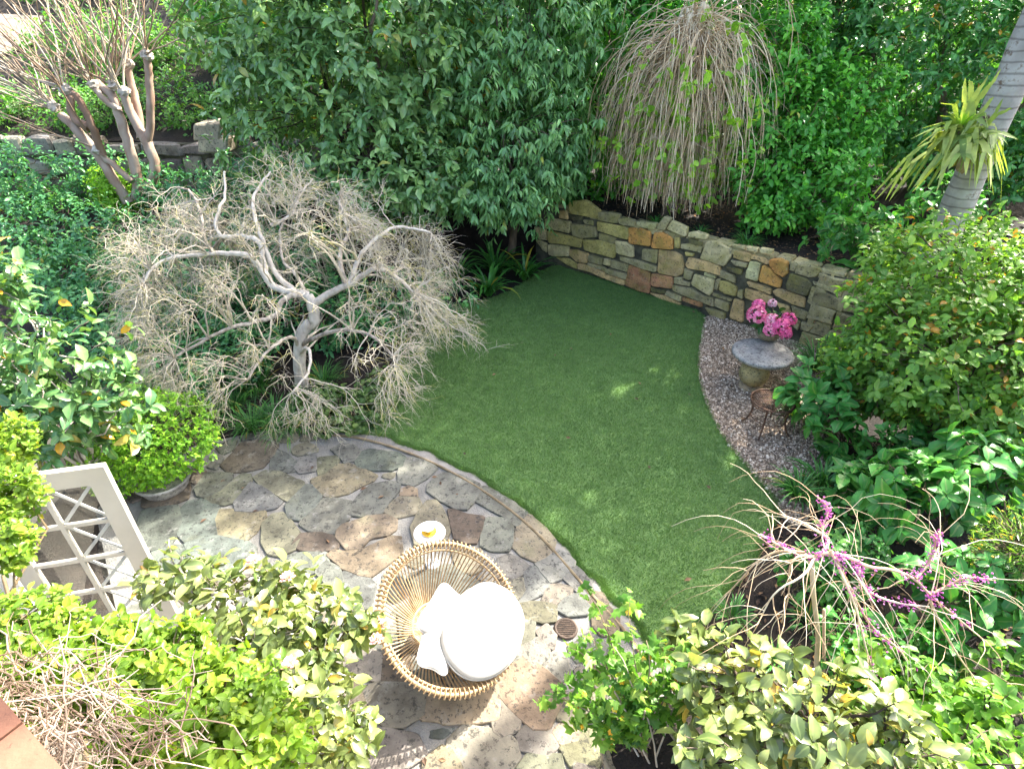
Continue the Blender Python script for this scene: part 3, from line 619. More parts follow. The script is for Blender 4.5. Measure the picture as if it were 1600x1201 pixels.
STONES = [
 (W1, wY, [(510,40),(740,20),(920,160),(890,270),(780,250),(520,200)]), (W1, wG, [(900,180),(1040,190),(1190,220),(1160,330),(1080,330),(900,290)]),
 (W1, wT, [(380,160),(480,150),(500,280),(380,270)]), (W1, wP, [(200,270),(380,280),(530,310),(520,460),(360,430),(190,400)]),
 (W1, wG, [(540,340),(700,350),(870,390),(870,520),(690,530),(560,490)]), (W1, wG, [(700,285),(830,295),(830,360),(720,340)]), (W1, wD, [(540,250),(690,225),(690,280),(560,290)]),
 (W1, wY, [(890,305),(1080,345),(1310,385),(1300,550),(1100,500),(890,430)]), (W1, wY, [(230,425),(500,495),(690,545),(670,660),(500,620),(240,590)]),
 (W1, wG, [(910,460),(1140,525),(1120,600),(910,555)]), (W1, wY, [(700,555),(920,565),(1130,615),(1135,720),(1115,800),(980,765),(720,695)]),
 (W1, wP, [(240,610),(500,640),(510,775),(300,775),(240,740)]), (W1, wT, [(515,690),(640,695),(770,745),(750,870),(620,850),(515,760)]),
 (W1, wG, [(780,750),(975,795),(960,885),(775,840)]), (W1, wP, [(983,795),(1070,818),(1060,900),(975,885)]), (W1, wG, [(1080,822),(1310,885),(1290,990),(1070,920)]),
 (W1, wY, [(330,790),(500,803),(610,875),(610,945),(480,890)]), (W1, wT, [(640,875),(800,905),(1000,992),(1000,1070),(800,985),(640,940)]),
 (W1, wG, [(765,855),(960,905),(1005,932),(1005,975),(820,915),(765,890)]), (W1, wG, [(1020,942),(1290,1010),(1270,1080),(1010,998)]), (W1, wT, [(1010,1012),(1265,1092),(1250,1160),(1010,1080)]),
 (W1, wP, [(1140,565),(1290,595),(1370,640),(1370,790),(1200,750),(1140,715)]), (W1, wT, [(70,200),(130,200),(130,340),(70,340)]), (W1, wP, [(40,380),(200,412),(218,560),(100,540)]), (W1, wP, [(60,548),(218,605),(218,720),(150,690)]),
 (W2, wG, [(60,85),(150,75),(260,120),(240,172),(120,162),(55,130)]), (W2, wP, [(270,122),(500,137),(490,208),(330,182),(265,158)]), (W2, wG, [(510,170),(600,55),(665,88),(600,218),(512,208)]),
 (W2, wP, [(615,208),(680,105),(860,185),(840,298),(700,250)]), (W2, wO, [(180,185),(300,195),(428,242),(430,408),(180,378)]), (W2, wO, [(443,400),(480,245),(580,245),(690,315),(690,448),(450,428)]),
 (W2, wT, [(520,455),(700,472),(790,522),(820,620),(800,730),(730,765),(510,720)]), (W2, wG, [(328,445),(508,445),(500,618),(328,570)]), (W2, wY, [(712,312),(768,312),(768,430),(712,430)]),
 (W2, wP, [(782,385),(900,375),(1038,425),(1010,488),(782,430)]), (W2, wP, [(872,245),(980,235),(1098,285),(1080,328),(872,290)]), (W2, wD, [(884,312),(1048,355),(1030,412),(884,362)]),
 (W2, wT, [(842,620),(880,540),(1060,574),(1240,644),(1240,745),(1060,700),(880,668)]), (W2, wY, [(832,475),(938,495),(928,520),(842,520)]), (W2, wG, [(822,665),(928,705),(890,808),(812,780)]),
 (W2, wP, [(942,735),(1080,775),(1178,805),(1150,940),(1110,988),(902,850)]), (W2, wP, [(1062,715),(1195,750),(1190,788),(1062,752)]), (W2, wG, [(82,525),(300,585),(498,645),(490,708),(330,668),(82,572)]),
 (W2, wR, [(180,628),(300,665),(418,715),(428,870),(410,960),(260,920),(132,860)]), (W2, wR, [(443,725),(688,775),(680,908),(440,870)]), (W2, wG, [(702,775),(798,775),(800,812),(888,835),(880,880),(702,840)]),
 (W2, wG, [(702,865),(900,905),(1060,992),(1168,1022),(1168,1110),(1000,1050),(692,920)]), (W2, wD, [(440,885),(598,933),(598,970),(432,930)]), (W2, wG, [(612,935),(798,992),(780,1060),(606,980)]),
 (W2, wR, [(803,1003),(1028,1062),(1028,1120),(803,1050)]), (W2, wT, [(424,955),(600,986),(778,1074),(770,1100),(560,1040)]),
 (W3, wP, [(130,290),(220,62),(340,62),(548,160),(540,260),(450,388),(300,340)]), (W3, wT, [(582,185),(700,195),(818,225),(790,338),(660,308),(562,270)]), (W3, wG, [(532,305),(660,325),(765,355),(740,408),(600,380)]),
 (W3, wD, [(482,388),(700,435),(680,508),(500,460)]), (W3, wP, [(752,435),(792,328),(870,328),(946,362),(900,588),(742,540)]), (W3, wO, [(962,375),(1080,425),(1218,600),(1190,678),(912,588)]),
 (W3, wT, [(822,235),(960,265),(1056,340),(1040,368),(900,312),(812,290)]), (W3, wO, [(1064,305),(1200,295),(1288,345),(1298,500),(1230,528),(1120,468),(1064,372)]), (W3, wP, [(542,105),(718,125),(718,168),(560,140)]),
 (W3, wP, [(742,135),(898,155),(890,198),(742,170)]), (W3, wP, [(922,145),(1088,175),(1080,228),(930,208)]), (W3, wG, [(372,435),(598,525),(598,608),(480,578),(362,520)]), (W3, wY, [(402,585),(500,595),(618,672),(600,788),(470,758),(372,700)]),
 (W3, wG, [(292,745),(548,825),(540,868),(292,782)]), (W3, wG, [(332,815),(518,884),(500,998),(312,918)]), (W3, wT, [(572,825),(708,865),(690,1150),(512,1080)]), (W3, wG, [(182,935),(458,1015),(450,1100),(280,1060)]),
 (W3, wT, [(762,585),(1078,695),(1070,768),(800,660)]), (W3, wT, [(732,695),(900,725),(1098,815),(1050,880),(850,870),(722,800)]), (W3, wG, [(332,565),(398,565),(350,718),(302,700)]), (W3, wG, [(642,705),(698,705),(690,828),(622,788)]),
 (W4, wG, [(302,155),(388,185),(360,288),(282,268)]), (W4, wG, [(374,205),(560,205),(718,265),(660,368),(540,368),(362,308)]), (W4, wG, [(704,305),(798,345),(770,408),(684,370)]), (W4, wD, [(244,470),(302,318),(518,394),(584,460),(530,618),(252,540)]),
 (W4, wT, [(74,553),(150,516),(506,644),(480,778),(300,718),(82,600)]), (W4, wG, [(544,650),(602,486),(760,536),(826,640),(810,798),(690,788),(534,700)]), (W4, wG, [(604,425),(760,456),(998,594),(980,628),(820,550),(622,460)]),
 (W4, wG, [(802,430),(880,386),(1078,444),(1040,488),(930,478)]), (W4, wG, [(1052,560),(1084,464),(1258,544),(1250,640),(1120,658)]), (W4, wG, [(314,745),(538,844),(510,948),(342,888)]), (W4, wT, [(132,705),(288,755),(318,868),(200,850)]),
 (W4, wG, [(862,605),(1058,655),(1000,828),(852,778)]), (W4, wG, [(562,865),(658,885),(620,998),(542,938)]), (W4, wG, [(452,965),(618,1015),(560,1098),(442,1060)]), (W4, wG, [(352,905),(438,965),(400,1078),(342,1038)]),
]
for fz, colr, pts in STONES:
    p3 = np.array([Wp(*p) for p in zo(*fz, pts)]); p3[:, 2] = np.maximum(p3[:, 2], -.02)
    stone(wall, p3, wn_, rs.uniform(.015, .05), M_wall, tuple(np.clip(np.array(colr)*rs.normal(1, .1), .02, .6)), bev=.016, back=.05)
# rough courses where the wall runs on behind the shrubs, and stones lying along the top
x = 5.4
while x < 8.9:
    z = 0
    L_ = rs.uniform(.3, .5)
    while z < hl-.1:
        h = rs.uniform(.16, .3); h = min(h, hl-.04-z)
        a = WA + wd*x; c = np.array([a+[0, 0, z+.01], a+wd*(L_-.02)+[0, 0, z+.01], a+wd*(L_-.02)+[0, 0, z+h-.012], a+[0, 0, z+h-.012]])
        c = np.concatenate([[c[i], (c[i]*.5+c[(i+1) % 4]*.5)] for i in range(4)]) + rs.normal(0, .008, (8, 3)); c -= ((c-WA)@wn_)[:, None]*wn_
        stone(wall, c, wn_, rs.uniform(.015, .05), M_wall, tuple(np.array(wG)*rs.uniform(.7, 1.3)), bev=.016, back=.05)
        z += h
    x += L_
x = -.3
while x < 8.8:
    L_ = rs.uniform(.22, .42); a = WA + wd*x - wn_*rs.uniform(.0, .05) + [0, 0, hl-.05]; dp = -wn_*rs.uniform(.24, .34)
    c = np.array([a, a+wd*L_*.5, a+wd*(L_-.03), a+wd*(L_-.03)+dp, a+wd*L_*.5+dp, a+dp]) + rs.normal(0, .012, (6, 3)); c[:, 2] = hl-.06
    stone(wall, c, (0, 0, 1), rs.uniform(.05, .09), M_wall, tuple(np.array(wG)*rs.uniform(.8, 1.35)), bev=.025, back=.05)
    x += L_
# terrace behind the wall
tp = [WA-wd*.6-wn_*.3, WA+wd*12-wn_*.3, np.array([60, 6, 0]), np.array([60, 95, 0]), np.array([-2.2, 95, 0]), np.array([-2.0, 13.0, 0])]
tp = np.array(tp)
def sub(poly, k=6): return np.concatenate([[poly[i]+(poly[(i+1) % len(poly)]-poly[i])*s for s in np.arange(k)/k] for i in range(len(poly))])
tr = flat_sheet(sub(tp), hl-.07, 1.5).build("terrace", M_soil, smooth=False); tag(tr, kind="structure", label="dark raised garden bed behind the stone wall")

# ------------------------------------------------------------------ left bank with an old rubble wall
M_rub = stone_mat("grey_rubble", mossy=.28, dark=.545, mossc=(.07, .085, .03), scale=4)
lw = thing("rubble_stone_wall", "weathered grey rubble stone wall on the bank behind the bare pollarded tree", "wall", (-9, 12, 1.0))
bk = MB().box((-9.2, 12.35, 1.55), (11.6, .5, 1.7)); bk.build("wall_core", M_core, lw, smooth=False)
z = 1.0
for row in range(4):
    h = [.42, .40, .38, .34][row]; x = -15
    while x < -3.5:
        L_ = rs.uniform(.4, .85); a = np.array([x, 12.1, z]); hh_ = h*rs.uniform(.82, 1.0) if row < 3 else h*rs.uniform(.6, 1.1)
        c = np.array([[0, 0, 0], [L_*.5, 0, rs.uniform(-.03, .01)], [L_-.04, 0, 0], [L_-.04, 0, hh_*.5], [L_-.06, 0, hh_-.03], [L_*.5, 0, hh_-.02], [0.02, 0, hh_-.04], [0, 0, hh_*.5]]) + a + rs.normal(0, .018, (8, 3))*[1, 0, 1]
        if row < 3 or rs.rand() > .12:
            stone(lw, c, (0, -1, 0), rs.uniform(.04, .16), M_rub, tuple(np.array((.27, .26, .235))*rs.uniform(.55, 1.3)*np.array([1, rs.uniform(.93, 1), rs.uniform(.8, 1)])), bev=.05, back=.15)
        x += L_
    z += h
for (cx, cy, w_, h_, s_) in ((327, 205, 42, 26, 1.0), (336, 226, 46, 22, 1.1)):
    c = np.array([U(cx+dx*w_/2, cy+dy*h_/2, 11.7) for dx, dy in ((-1, 1), (0, 1.1), (1, 1), (1, -1), (0, -1.1), (-1, -.9))])
    stone(lw, c, (0, -1, 0), .12, M_rub, (.30*s_, .27*s_, .20*s_), bev=.04, back=.4)
hb = MB(); xs = np.linspace(-60, -1.8, 40); ys = np.concatenate([np.linspace(12.25, 22, 24), [40, 95]])
Xg, Yg = np.meshgrid(xs, ys); Zg = 2.36 + np.clip(Yg-12.25, 0, 10)*.42*np.clip((-Xg-1.6)/2, 0, 1) - .9*np.clip((Xg+4)/2, 0, 1) + rs.normal(0, .03, Xg.shape)
i4 = np.arange(Xg.size).reshape(Xg.shape)
hb.add(np.stack([Xg, Yg, Zg], -1).reshape(-1, 3), Q=np.stack([i4[:-1, :-1], i4[:-1, 1:], i4[1:, 1:], i4[1:, :-1]], -1).reshape(-1, 4))
tag(hb.build("hillside", M_soil), kind="structure", label="planted slope rising behind the rubble wall")
pth = []
for a, b_ in ((-16, 15.2), (-12.4, 15.0), (-11.3, 15.9), (-11.8, 17.2), (-16, 17.6)): pth.append(np.array([a, b_, 2.36+(b_-12.25)*.42+.09]))
pm = surf("sandy_path", (.17, .14, .105), (.24, .20, .155), 3, .9, .3)
c = np.mean(pth, 0); MBt = MB().add(np.vstack([pth, [c]]), T=[[i, (i+1) % 5, 5] for i in range(5)])
tag(MBt.build("path", pm, smooth=False), kind="structure", label="pale sandy path at the top of the left slope")
# ------------------------------------------------------------------ litter on soil
litm = rnd_mat("leaf_litter", [(0, (.03, .018, .01)), (.5, (.10, .055, .03)), (.85, (.2, .12, .06)), (1, (.33, .16, .05))], .8)
tpoly = np.array([WA-wd*.3-wn_*.4, WA+wd*8-wn_*.4, WA+wd*8-wn_*2.8, WA-wd*.3-wn_*2.8])
lp = scatter(tpoly, 170); P1 = np.c_[lp, np.full(len(lp), hl-.055)]
lp = scatter([[1.4, 1.2], [5, 1.2], [5, 6], [3.2, 5.2], [2.4, 4.0], [1.9, 3.2]], 110); P2 = np.c_[lp, np.full(len(lp), -.03)]
lp = np.concatenate([scatter(grav, 9), scatter(lawn_soft, .7), scatter(np.array(pat), 1.5)]); P3 = np.c_[lp, np.full(len(lp), .036)]
PL_ = np.concatenate([P1, P2, P3]); n = len(PL_)
V0, T0, Q0, M0 = leaf_shape('small'); V0 = V0*[.5, 1, 1]
D = nrm(np.c_[rs.normal(size=(n, 2)), rs.normal(0, .15, n)]); N_ = nrm(np.c_[rs.normal(0, .3, (n, 2)), np.ones(n)]); xx, yy, zz = leaf_basis(D, N_); s = rs.uniform(.035, .08, n)[:, None, None]
V = PL_[:, None]+s*(V0[None, :, 0:1]*xx[:, None]+V0[None, :, 1:2]*yy[:, None]+V0[None, :, 2:3]*zz[:, None])
tag(MB().add(V.reshape(-1, 3), T=(T0[None]+(np.arange(n)*5)[:, None, None]).reshape(-1, 3), rnd=np.repeat(rs.rand(n), 5)).build("leaf_litter", litm, smooth=False), "dry brown fallen leaves lying on the garden beds", "leaf litter", kind="stuff")

# ------------------------------------------------------------------ french door standing open on the left
HG = np.array([-3.46, 2.69]); FR = np.array([-2.65, 2.88]); dd = (FR-HG)/np.linalg.norm(FR-HG); DW = float(np.linalg.norm(FR-HG)); DH = 2.05
dx3 = np.array([dd[0], dd[1], 0]); dn3 = np.array([dd[1], -dd[0], 0]); DR = np.stack([dx3, -dn3, [0, 0, 1]], 1)
door = thing("glazed_door", "open cream painted french door with white bars for the reflections in its panes by the clipped box bush", "door", (HG[0], HG[1], 0))
def dbox(name, x0, x1, z0, z1, th, m, off=0.0, parent=None):
    c = np.array([HG[0], HG[1], 0]) + dx3*(x0+x1)/2 + np.array([0, 0, (z0+z1)/2]) + dn3*off
    return MB().box(c, (x1-x0, th, z1-z0), DR).build(name, m, parent or door, smooth=False)
ST = .125
dbox("stile", 0, ST, .02, DH, .045, M_paint); dbox("stile", DW-ST, DW, .02, DH, .045, M_paint)
dbox("top_rail", ST, DW-ST, DH-.14, DH, .043, M_paint); dbox("bottom_rail", ST, DW-ST, .02, .27, .043, M_paint)
glm, n_, l_, b_ = new_mat("door_glass")
b_.inputs["Base Color"].default_value = (.95, .97, .97, 1); b_.inputs["Roughness"].default_value = .02; b_.inputs["Transmission Weight"].default_value = 1; b_.inputs["IOR"].default_value = 1.45
rows = 5; z0, z1 = .27, DH-.14; rh = (z1-z0)/rows; xm = DW/2
dbox("glazing_bar", xm-.014, xm+.014, z0, z1, .030, M_paint)
for i in range(1, rows): 
    z = z0+rh*i
    dbox("glazing_bar", ST, xm-.014, z-.014, z+.014, .030, M_paint); dbox("glazing_bar", xm+.014, DW-ST, z-.014, z+.014, .030, M_paint)
for i in range(rows):
    za, zb = z0+rh*i+(.014 if i else 0), z0+rh*(i+1)-(.014 if i < rows-1 else 0)
    for (xa, xb) in ((ST, xm-.014), (xm+.014, DW-ST)):
        pn = dbox("pane", xa, xb, za, zb, .005, glm)
        for sgn in ((1, -1) if xa > xm else ()):                    # diagonal reflections in the panes, built as solid white bars
            ln = math.hypot(xb-xa, zb-za); an = math.atan2(zb-za, xb-xa)*sgn
            ax = dx3*math.cos(an)+np.array([0, 0, math.sin(an)]); az = np.cross(ax, -dn3)
            c = np.array([HG[0], HG[1], 0]) + dx3*(xa+xb)/2 + np.array([0, 0, (za+zb)/2]) - dn3*(.009 if sgn > 0 else .0145)
            MB().box(c, (ln*.95, .005, .022), np.stack([ax, -dn3, az], 1)).build("reflection_bar", M_white, pn, smooth=False)
brass = surf("brass", (.55, .36, .12), (.62, .42, .16), 6, .3, 0, metal=1)
hp = np.array([HG[0], HG[1], 1.02]) + dx3*(DW-.06) + dn3*.03
hb_ = MB(); hb_.box(hp-dn3*.006, (.04, .006, .2), DR); hb_.tube([hp, hp+dn3*.05, hp+dn3*.055-dx3*.04, hp+dn3*.055-dx3*.13], .009, 8); hb_.build("handle", brass, door)
# house corner the door hangs on
hw = thing("house_wall", "cream rendered house wall corner with white door jamb behind the climbing vine", "house", (-3.6, 1.4, 0))
MB().box((-3.72, 1.0, 1.2), (.30, 3.2, 2.4)).build("wall", M_paint, hw, smooth=False)
MB().box((-3.53, 2.66, 1.08), (.07, .11, 2.16)).build("jamb", M_white, hw, smooth=False)
# grey paling fence at the left edge
fence = thing("paling_fence", "grey paling fence at the left edge behind the large leaved camellia", "fence", (-5.05, 5.2, 0))
pal = surf("grey_paling", (.26, .245, .225), (.36, .34, .31), 5, .85, .3, 30)
for i in range(13):
    MB().box((-5.05+rs.normal(0, .003), 3.2+i*.145, .86+rs.normal(0, .008)), (.022, .138, 1.72)).build("paling", pal, fence, smooth=False)
for z in (.4, 1.35): MB().box((-5.09, 4.07, z), (.05, 1.88, .08)).build("fence_rail", pal, fence, smooth=False)

# ------------------------------------------------------------------ tiled parapet under the camera, bottom left
L0 = G(0, 1085, 3.0); L1 = G(100, 1201, 3.0); ld = nrm(L1-L0); ln_ = np.array([ld[1], -ld[0], 0.]); ln_ = ln_ if ln_[0] < 0 else -ln_
par = thing("tiled_parapet", "terracotta tiled parapet corner at the bottom left beside dry vine stems", "parapet", (L0[0], L0[1], 0))
PR = np.stack([ld, ln_, [0, 0, 1]], 1)
cpar = L0 + ld*.1 + ln_*.30
MB().box((cpar[0], cpar[1], 1.48), (1.5, .52, 2.96), PR).build("wall", M_paint, par, smooth=False)
for i in range(-4, 5):
    for j in range(3):
        c = L0 + ld*(i*.205+.03) + ln_*(.10+j*.205)
        MB().box((c[0], c[1], 2.985), (.197, .197, .035), PR).build("tile", M_terra, par, smooth=False)

# ------------------------------------------------------------------ rattan chair, cushions
CH = np.array([-.475, 2.84, .57]); fd = np.array([.86, -.51, 0]); fd /= np.linalg.norm(fd); tl = math.radians(30)
e1 = -fd*math.cos(tl) + np.array([0, 0, math.sin(tl)]); e2 = np.array([-fd[1], fd[0], 0.]); cn = np.cross(e1, e2); cn = cn if cn[2] > 0 else -cn
chair = thing("rattan_chair", "round rattan basket chair on black hairpin legs standing on the sunny patio", "chair", (CH[0], CH[1], .02))
RR, R0, DEP = .575, .20, .36
def ringp(r, th, h): return CH + r*(math.cos(th)*e1 + math.sin(th)*e2) + cn*h
def ring(r, h, tr, name, m, n=72, sides=8):
    P = np.array([ringp(r, i*2*math.pi/n, h) for i in range(n+1)]); b = MB(); b.tube(P, tr, sides); return b.build(name, m, chair)
ring(RR, 0, .015, "rim", M_cane); ring(RR-.045, -.035, .010, "inner_rim", M_cane); ring(R0, -DEP, .013, "seat_ring", M_cane)
ring(R0*.55, -DEP-.01, .009, "seat_ring", M_cane, 48)
def bowl(s): # radius, height for s 0..1 (ring to rim)
    return R0 + (RR-R0)*(s**.8), -DEP*(1-s)**.75*(1-.35*s*(1-s)) 
NC = 96
for i in range(NC):
    th = (i+.5)*2*math.pi/NC
    P = [ringp(R0*.5, th, -DEP-.005)] + [ringp(*((lambda rh_: (rh_[0], th, rh_[1]))(bowl(s)))) for s in np.linspace(0, 1, 8)]
    MB().tube(np.array(P), .0058, 5, rnd=rs.uniform(.2, .9)).build("cane", M_cane, chair)
lm = MB(); t_ = np.linspace(0, 2*math.pi, 15)
lm.tube(np.stack([.036*np.cos(t_)-.006, 0*t_, .022*np.sin(t_)], 1), .0055, 5); loop_me = lm.mesh("rim_loop"); loop_me.materials.append(M_cane)
for i in range(NC):
    th = i*2*math.pi/NC; er = math.cos(th)*e1+math.sin(th)*e2; et = np.cross(cn, er); er2 = er
    a_ = .35; x_ = er; y_ = et*math.cos(a_)+cn*math.sin(a_)*0; p = ringp(RR, th, 0)
    put("rim_loop", loop_me, chair, Matrix(((x_[0], et[0], cn[0], p[0]), (x_[1], et[1], cn[1], p[1]), (x_[2], et[2], cn[2], p[2]), (0, 0, 0, 1))))
bot = CH - cn*DEP
for k in range(4):
    th = math.radians(45+90*k) + math.atan2(fd[1], fd[0]); dirv = np.array([math.cos(th), math.sin(th), 0]); sd = np.array([-dirv[1], dirv[0], 0])
    foot = np.array([bot[0]+.06*fd[0], bot[1]+.06*fd[1], .03]) + dirv*.36
    A = bot + dirv*.20 + sd*.14; B = bot + dirv*.20 - sd*.14; A[2] = B[2] = max(.2, bot[2]-.02)
    up = 1 if dirv@fd < 0 else .6
    A = A + dirv*.10*up + [0, 0, .10*up]; B = B + dirv*.10*up + [0, 0, .10*up]
    P = smooth_poly(np.array([A, A*.08+foot*.92+sd*.012, foot - [0, 0, .004], B*.08+foot*.92-sd*.012, B]), 2, False)
    MB().tube(P, .009, 7).build("leg", M_black, chair)
P = np.array([[bot[0]+.27*math.cos(t), bot[1]+.27*math.sin(t), max(.21, bot[2]+.0)] for t in np.linspace(0, 2*math.pi, 33)])
MB().tube(P, .008, 6).build("base_ring", M_black, chair)
# seat cushion (its own thing)
def cushion(name, label, cat, c, ax, ay, az, sx, sy, sz, p=2.6, n=36, m=14, seed=1, group=None, corner=0.0):
    """soft pad: superellipse outline, bulging faces"""
    r = np.random.RandomState(seed); V, Q = [], []
    for j in range(m+1):
        ph = math.pi*(j/m-.5); h = math.sin(ph); rr = math.cos(ph)**.45 if 0 < j < m else 0
        for i in range(n):
            t = 2*math.pi*i/n; ct, s_ = math.cos(t), math.sin(t)
            k = (abs(ct)**p+abs(s_)**p)**(-1/p); k *= 1+corner*(abs(math.sin(2*t))**3)
            edge_ = 1-.15*(1-rr)
            w = 1+.012*math.sin(3*t+seed)+.01*math.sin(5*t+2*seed)
            hh = (1-.55*(rr*k/1.2)**4) if corner else 1
            V.append(np.array(c)+ax*sx*rr*k*ct*w+ay*sy*rr*k*s_*w+az*(sz*np.sign(h)*abs(h)**.8*hh))
    for j in range(m):
        for i in range(n): Q.append([j*n+i, j*n+(i+1) % n, (j+1)*n+(i+1) % n, (j+1)*n+i])
    o = MB().add(np.array(V), Q=Q).build(name, M_fabric)
    return tag(o, label, cat, group)
sc_c = G(757, 983, .47)
cushion("seat_cushion", "big oval white seat cushion in the rattan chair", "cushion", sc_c, -e1, e2, cn, .30, .385, .07, 2.4)
def pillow(label, c, ax, ay, sx, sy, sz, seed):
    ax = nrm(np.array(ax, float)); az = nrm(np.cross(ax, np.array(ay, float))); ay = np.cross(az, ax)
    o = cushion("pillow", label, "pillow", c, ax, ay, az, sx, sy, sz, 5.5, 44, 12, seed, corner=.06)
    P = []
    for t in np.linspace(0, 2*math.pi, 61):
        ct, s_ = math.cos(t), math.sin(t); k = (abs(ct)**5.5+abs(s_)**5.5)**(-1/5.5)*(1+.06*abs(math.sin(2*t))**3); w = (1+.012*math.sin(3*t+seed)+.01*math.sin(5*t+2*seed))*1.003
        P.append(c+ax*sx*k*ct*w+ay*sy*k*s_*w)
    MB().tube(np.array(P), .0045, 6).build("piping", M_fabric, o)
    return o
pillow("white pillow on top, leaning on the chair back next to the seat cushion", G(692, 958, .60), (.76, -.30, -.52), (.10, .95, .25), .135, .205, .05, 2)
pillow("white pillow tucked under the other one at the chair's near side", G(682, 1006, .53), (.80, -.05, -.52), (-.28, .90, .22), .125, .20, .045, 3)
P = [sc_c + (-e1*.30*math.cos(t)+e2*.385*math.sin(t))*1.03 + cn*.0 for t in np.linspace(0, 2*math.pi, 73)]
MB().tube(np.array(P), .006, 6).build("piping", M_fabric, bpy.data.objects["seat_cushion"])

# ------------------------------------------------------------------ little side table with cup
TZ = .46; tc_ = G(671, 831, TZ)
tab = thing("side_table", "small round white side table behind the rattan chair", "table", (tc_[0], tc_[1], .02))
MB().lathe([(0, TZ), (.135, TZ), (.146, TZ-.004), (.148, TZ-.012), (.142, TZ-.02), (0, TZ-.021)], (tc_[0], tc_[1], 0), 48).build("table_top", M_white, tab)
MB().lathe([(.02, TZ-.021), (.016, .3), (.016, .06), (.024, .045), (.06, .035), (.068, .028), (.068, .02)], (tc_[0], tc_[1], 0), 32).build("pedestal", M_white, tab)
yel = surf("yellow_glaze", (.68, .42, .03), (.74, .50, .06), 5, .25, 0); cel = surf("pale_blue_glaze", (.50, .62, .58), (.66, .74, .70), 30, .25, 0)
cup = thing("tea_cup", "yellow tea cup with pale blue inside on its saucer on the white table", "cup", (tc_[0], tc_[1], TZ))
cx, cy = tc_[0]+.0, tc_[1]-.005
MB().lathe([(0, TZ+.006), (.035, TZ+.006), (.068, TZ+.016), (.070, TZ+.018), (.066, TZ+.013), (.04, TZ+.001), (0, TZ+.001)], (cx, cy, 0), 40).build("saucer", yel, cup)
cp = MB().lathe([(.018, TZ+.008), (.022, TZ+.010), (.036, TZ+.03), (.047, TZ+.058), (.050, TZ+.064)], (cx, cy, 0), 40).build("cup_bowl", yel, cup)
MB().lathe([(.050, TZ+.0642), (.046, TZ+.060), (.034, TZ+.032), (.016, TZ+.016), (0, TZ+.015)], (cx, cy, 0), 40).build("cup_lining", cel, cp)
h_ = [(cx+.046+.0, cy-.012, TZ+.052), (cx+.066, cy-.02, TZ+.052), (cx+.07, cy-.022, TZ+.036), (cx+.056, cy-.016, TZ+.024), (cx+.038, cy-.010, TZ+.028)]
MB().tube(smooth_poly(np.array(h_), 2, False), .0042, 7).build("handle", yel, cp)

# ------------------------------------------------------------------ drain grate
dg = G(884, 984); drain = thing("drain_grate", "round rusty drain grate set in the patio paving", "drain", (dg[0], dg[1], .02))
dm = surf("drain_iron", (.04, .028, .02), (.09, .06, .042), 20, .7, .3, 60, metal=.2); dk = surf("drain_shade", (.006, .005, .004), (.012, .01, .008), 5, .9, 0)
MB().lathe([(0, .024), (.088, .024)], (dg[0], dg[1], 0), 40).build("drain_hole_shade", dk, drain)  # flat near-black disc; the hole's shade is put into its colour
MB().lathe([(.080, .025), (.082, .034), (.10, .034), (.104, .018)], (dg[0], dg[1], 0), 40).build("frame", dm, drain)
for i in range(8):
    y = -.068+i*.0195; w = 2*math.sqrt(max(.082**2-y*y, 1e-4))
    MB().box((dg[0], dg[1]+y, .029), (w, .0085, .008)).build("bar", dm, drain, smooth=False)

# ------------------------------------------------------------------ stone table, potted pink flowers, iron chair
tx, ty = 3.52, 7.06; M_cast = stone_mat("cast_stone", mossy=.25, dark=.53, mossc=(.15, .14, .05), scale=7)
st = thing("stone_table", "round grey stone table on a ball pedestal on the gravel", "table", (tx, ty, 0))
o = MB().lathe([(0, .44), (.30, .445), (.38, .47), (.41, .50), (.415, .53), (.40, .548), (.37, .553), (0, .552)], (tx, ty, 0), 48, wob=.012).build("table_top", M_cast, st); o.color = (.30, .30, .28, 1)
zz_ = np.linspace(0, math.pi, 14); o = MB().lathe([(max(.004, .205*math.sin(a)), .245-.20*math.cos(a)) for a in zz_], (tx-.08, ty-.07, 0), 32, wob=.01).build("ball", M_cast, st); o.color = (.34, .29, .14, 1)
o = MB().lathe([(0, .07), (.12, .07), (.15, .05), (.17, .045), (.17, 0)], (tx-.08, ty-.07, 0), 8).build("plinth", M_cast, st); o.color = (.3, .24, .15, 1)
PX = G(1198, 528, .56); pot = thing("flower_bowl", "rough stone bowl of pink hydrangeas on the round stone table", "flower pot", (PX[0], PX[1], .553))
o = MB().lathe([(.09, .555), (.15, .59), (.185, .65), (.19, .70), (.18, .71), (.165, .69), (.10, .67), (0, .67)], (PX[0], PX[1], 0), 28, wob=.06, seed=4).build("bowl", M_cast, pot); o.color = (.24, .21, .14, 1)
pinkm = rnd_mat("pink_petal", [(0, (.62, .05, .22)), (.5, (.80, .16, .38)), (.85, (.88, .42, .55)), (1, (.9, .72, .74))], .6, trans=.25)
M_hyd = leaf_mat("hydrangea_leaf", [(0, (.018, .06, .018)), (.5, (.035, .11, .03)), (.9, (.07, .17, .045)), (1, (.13, .2, .06))], .38, .25, .4)
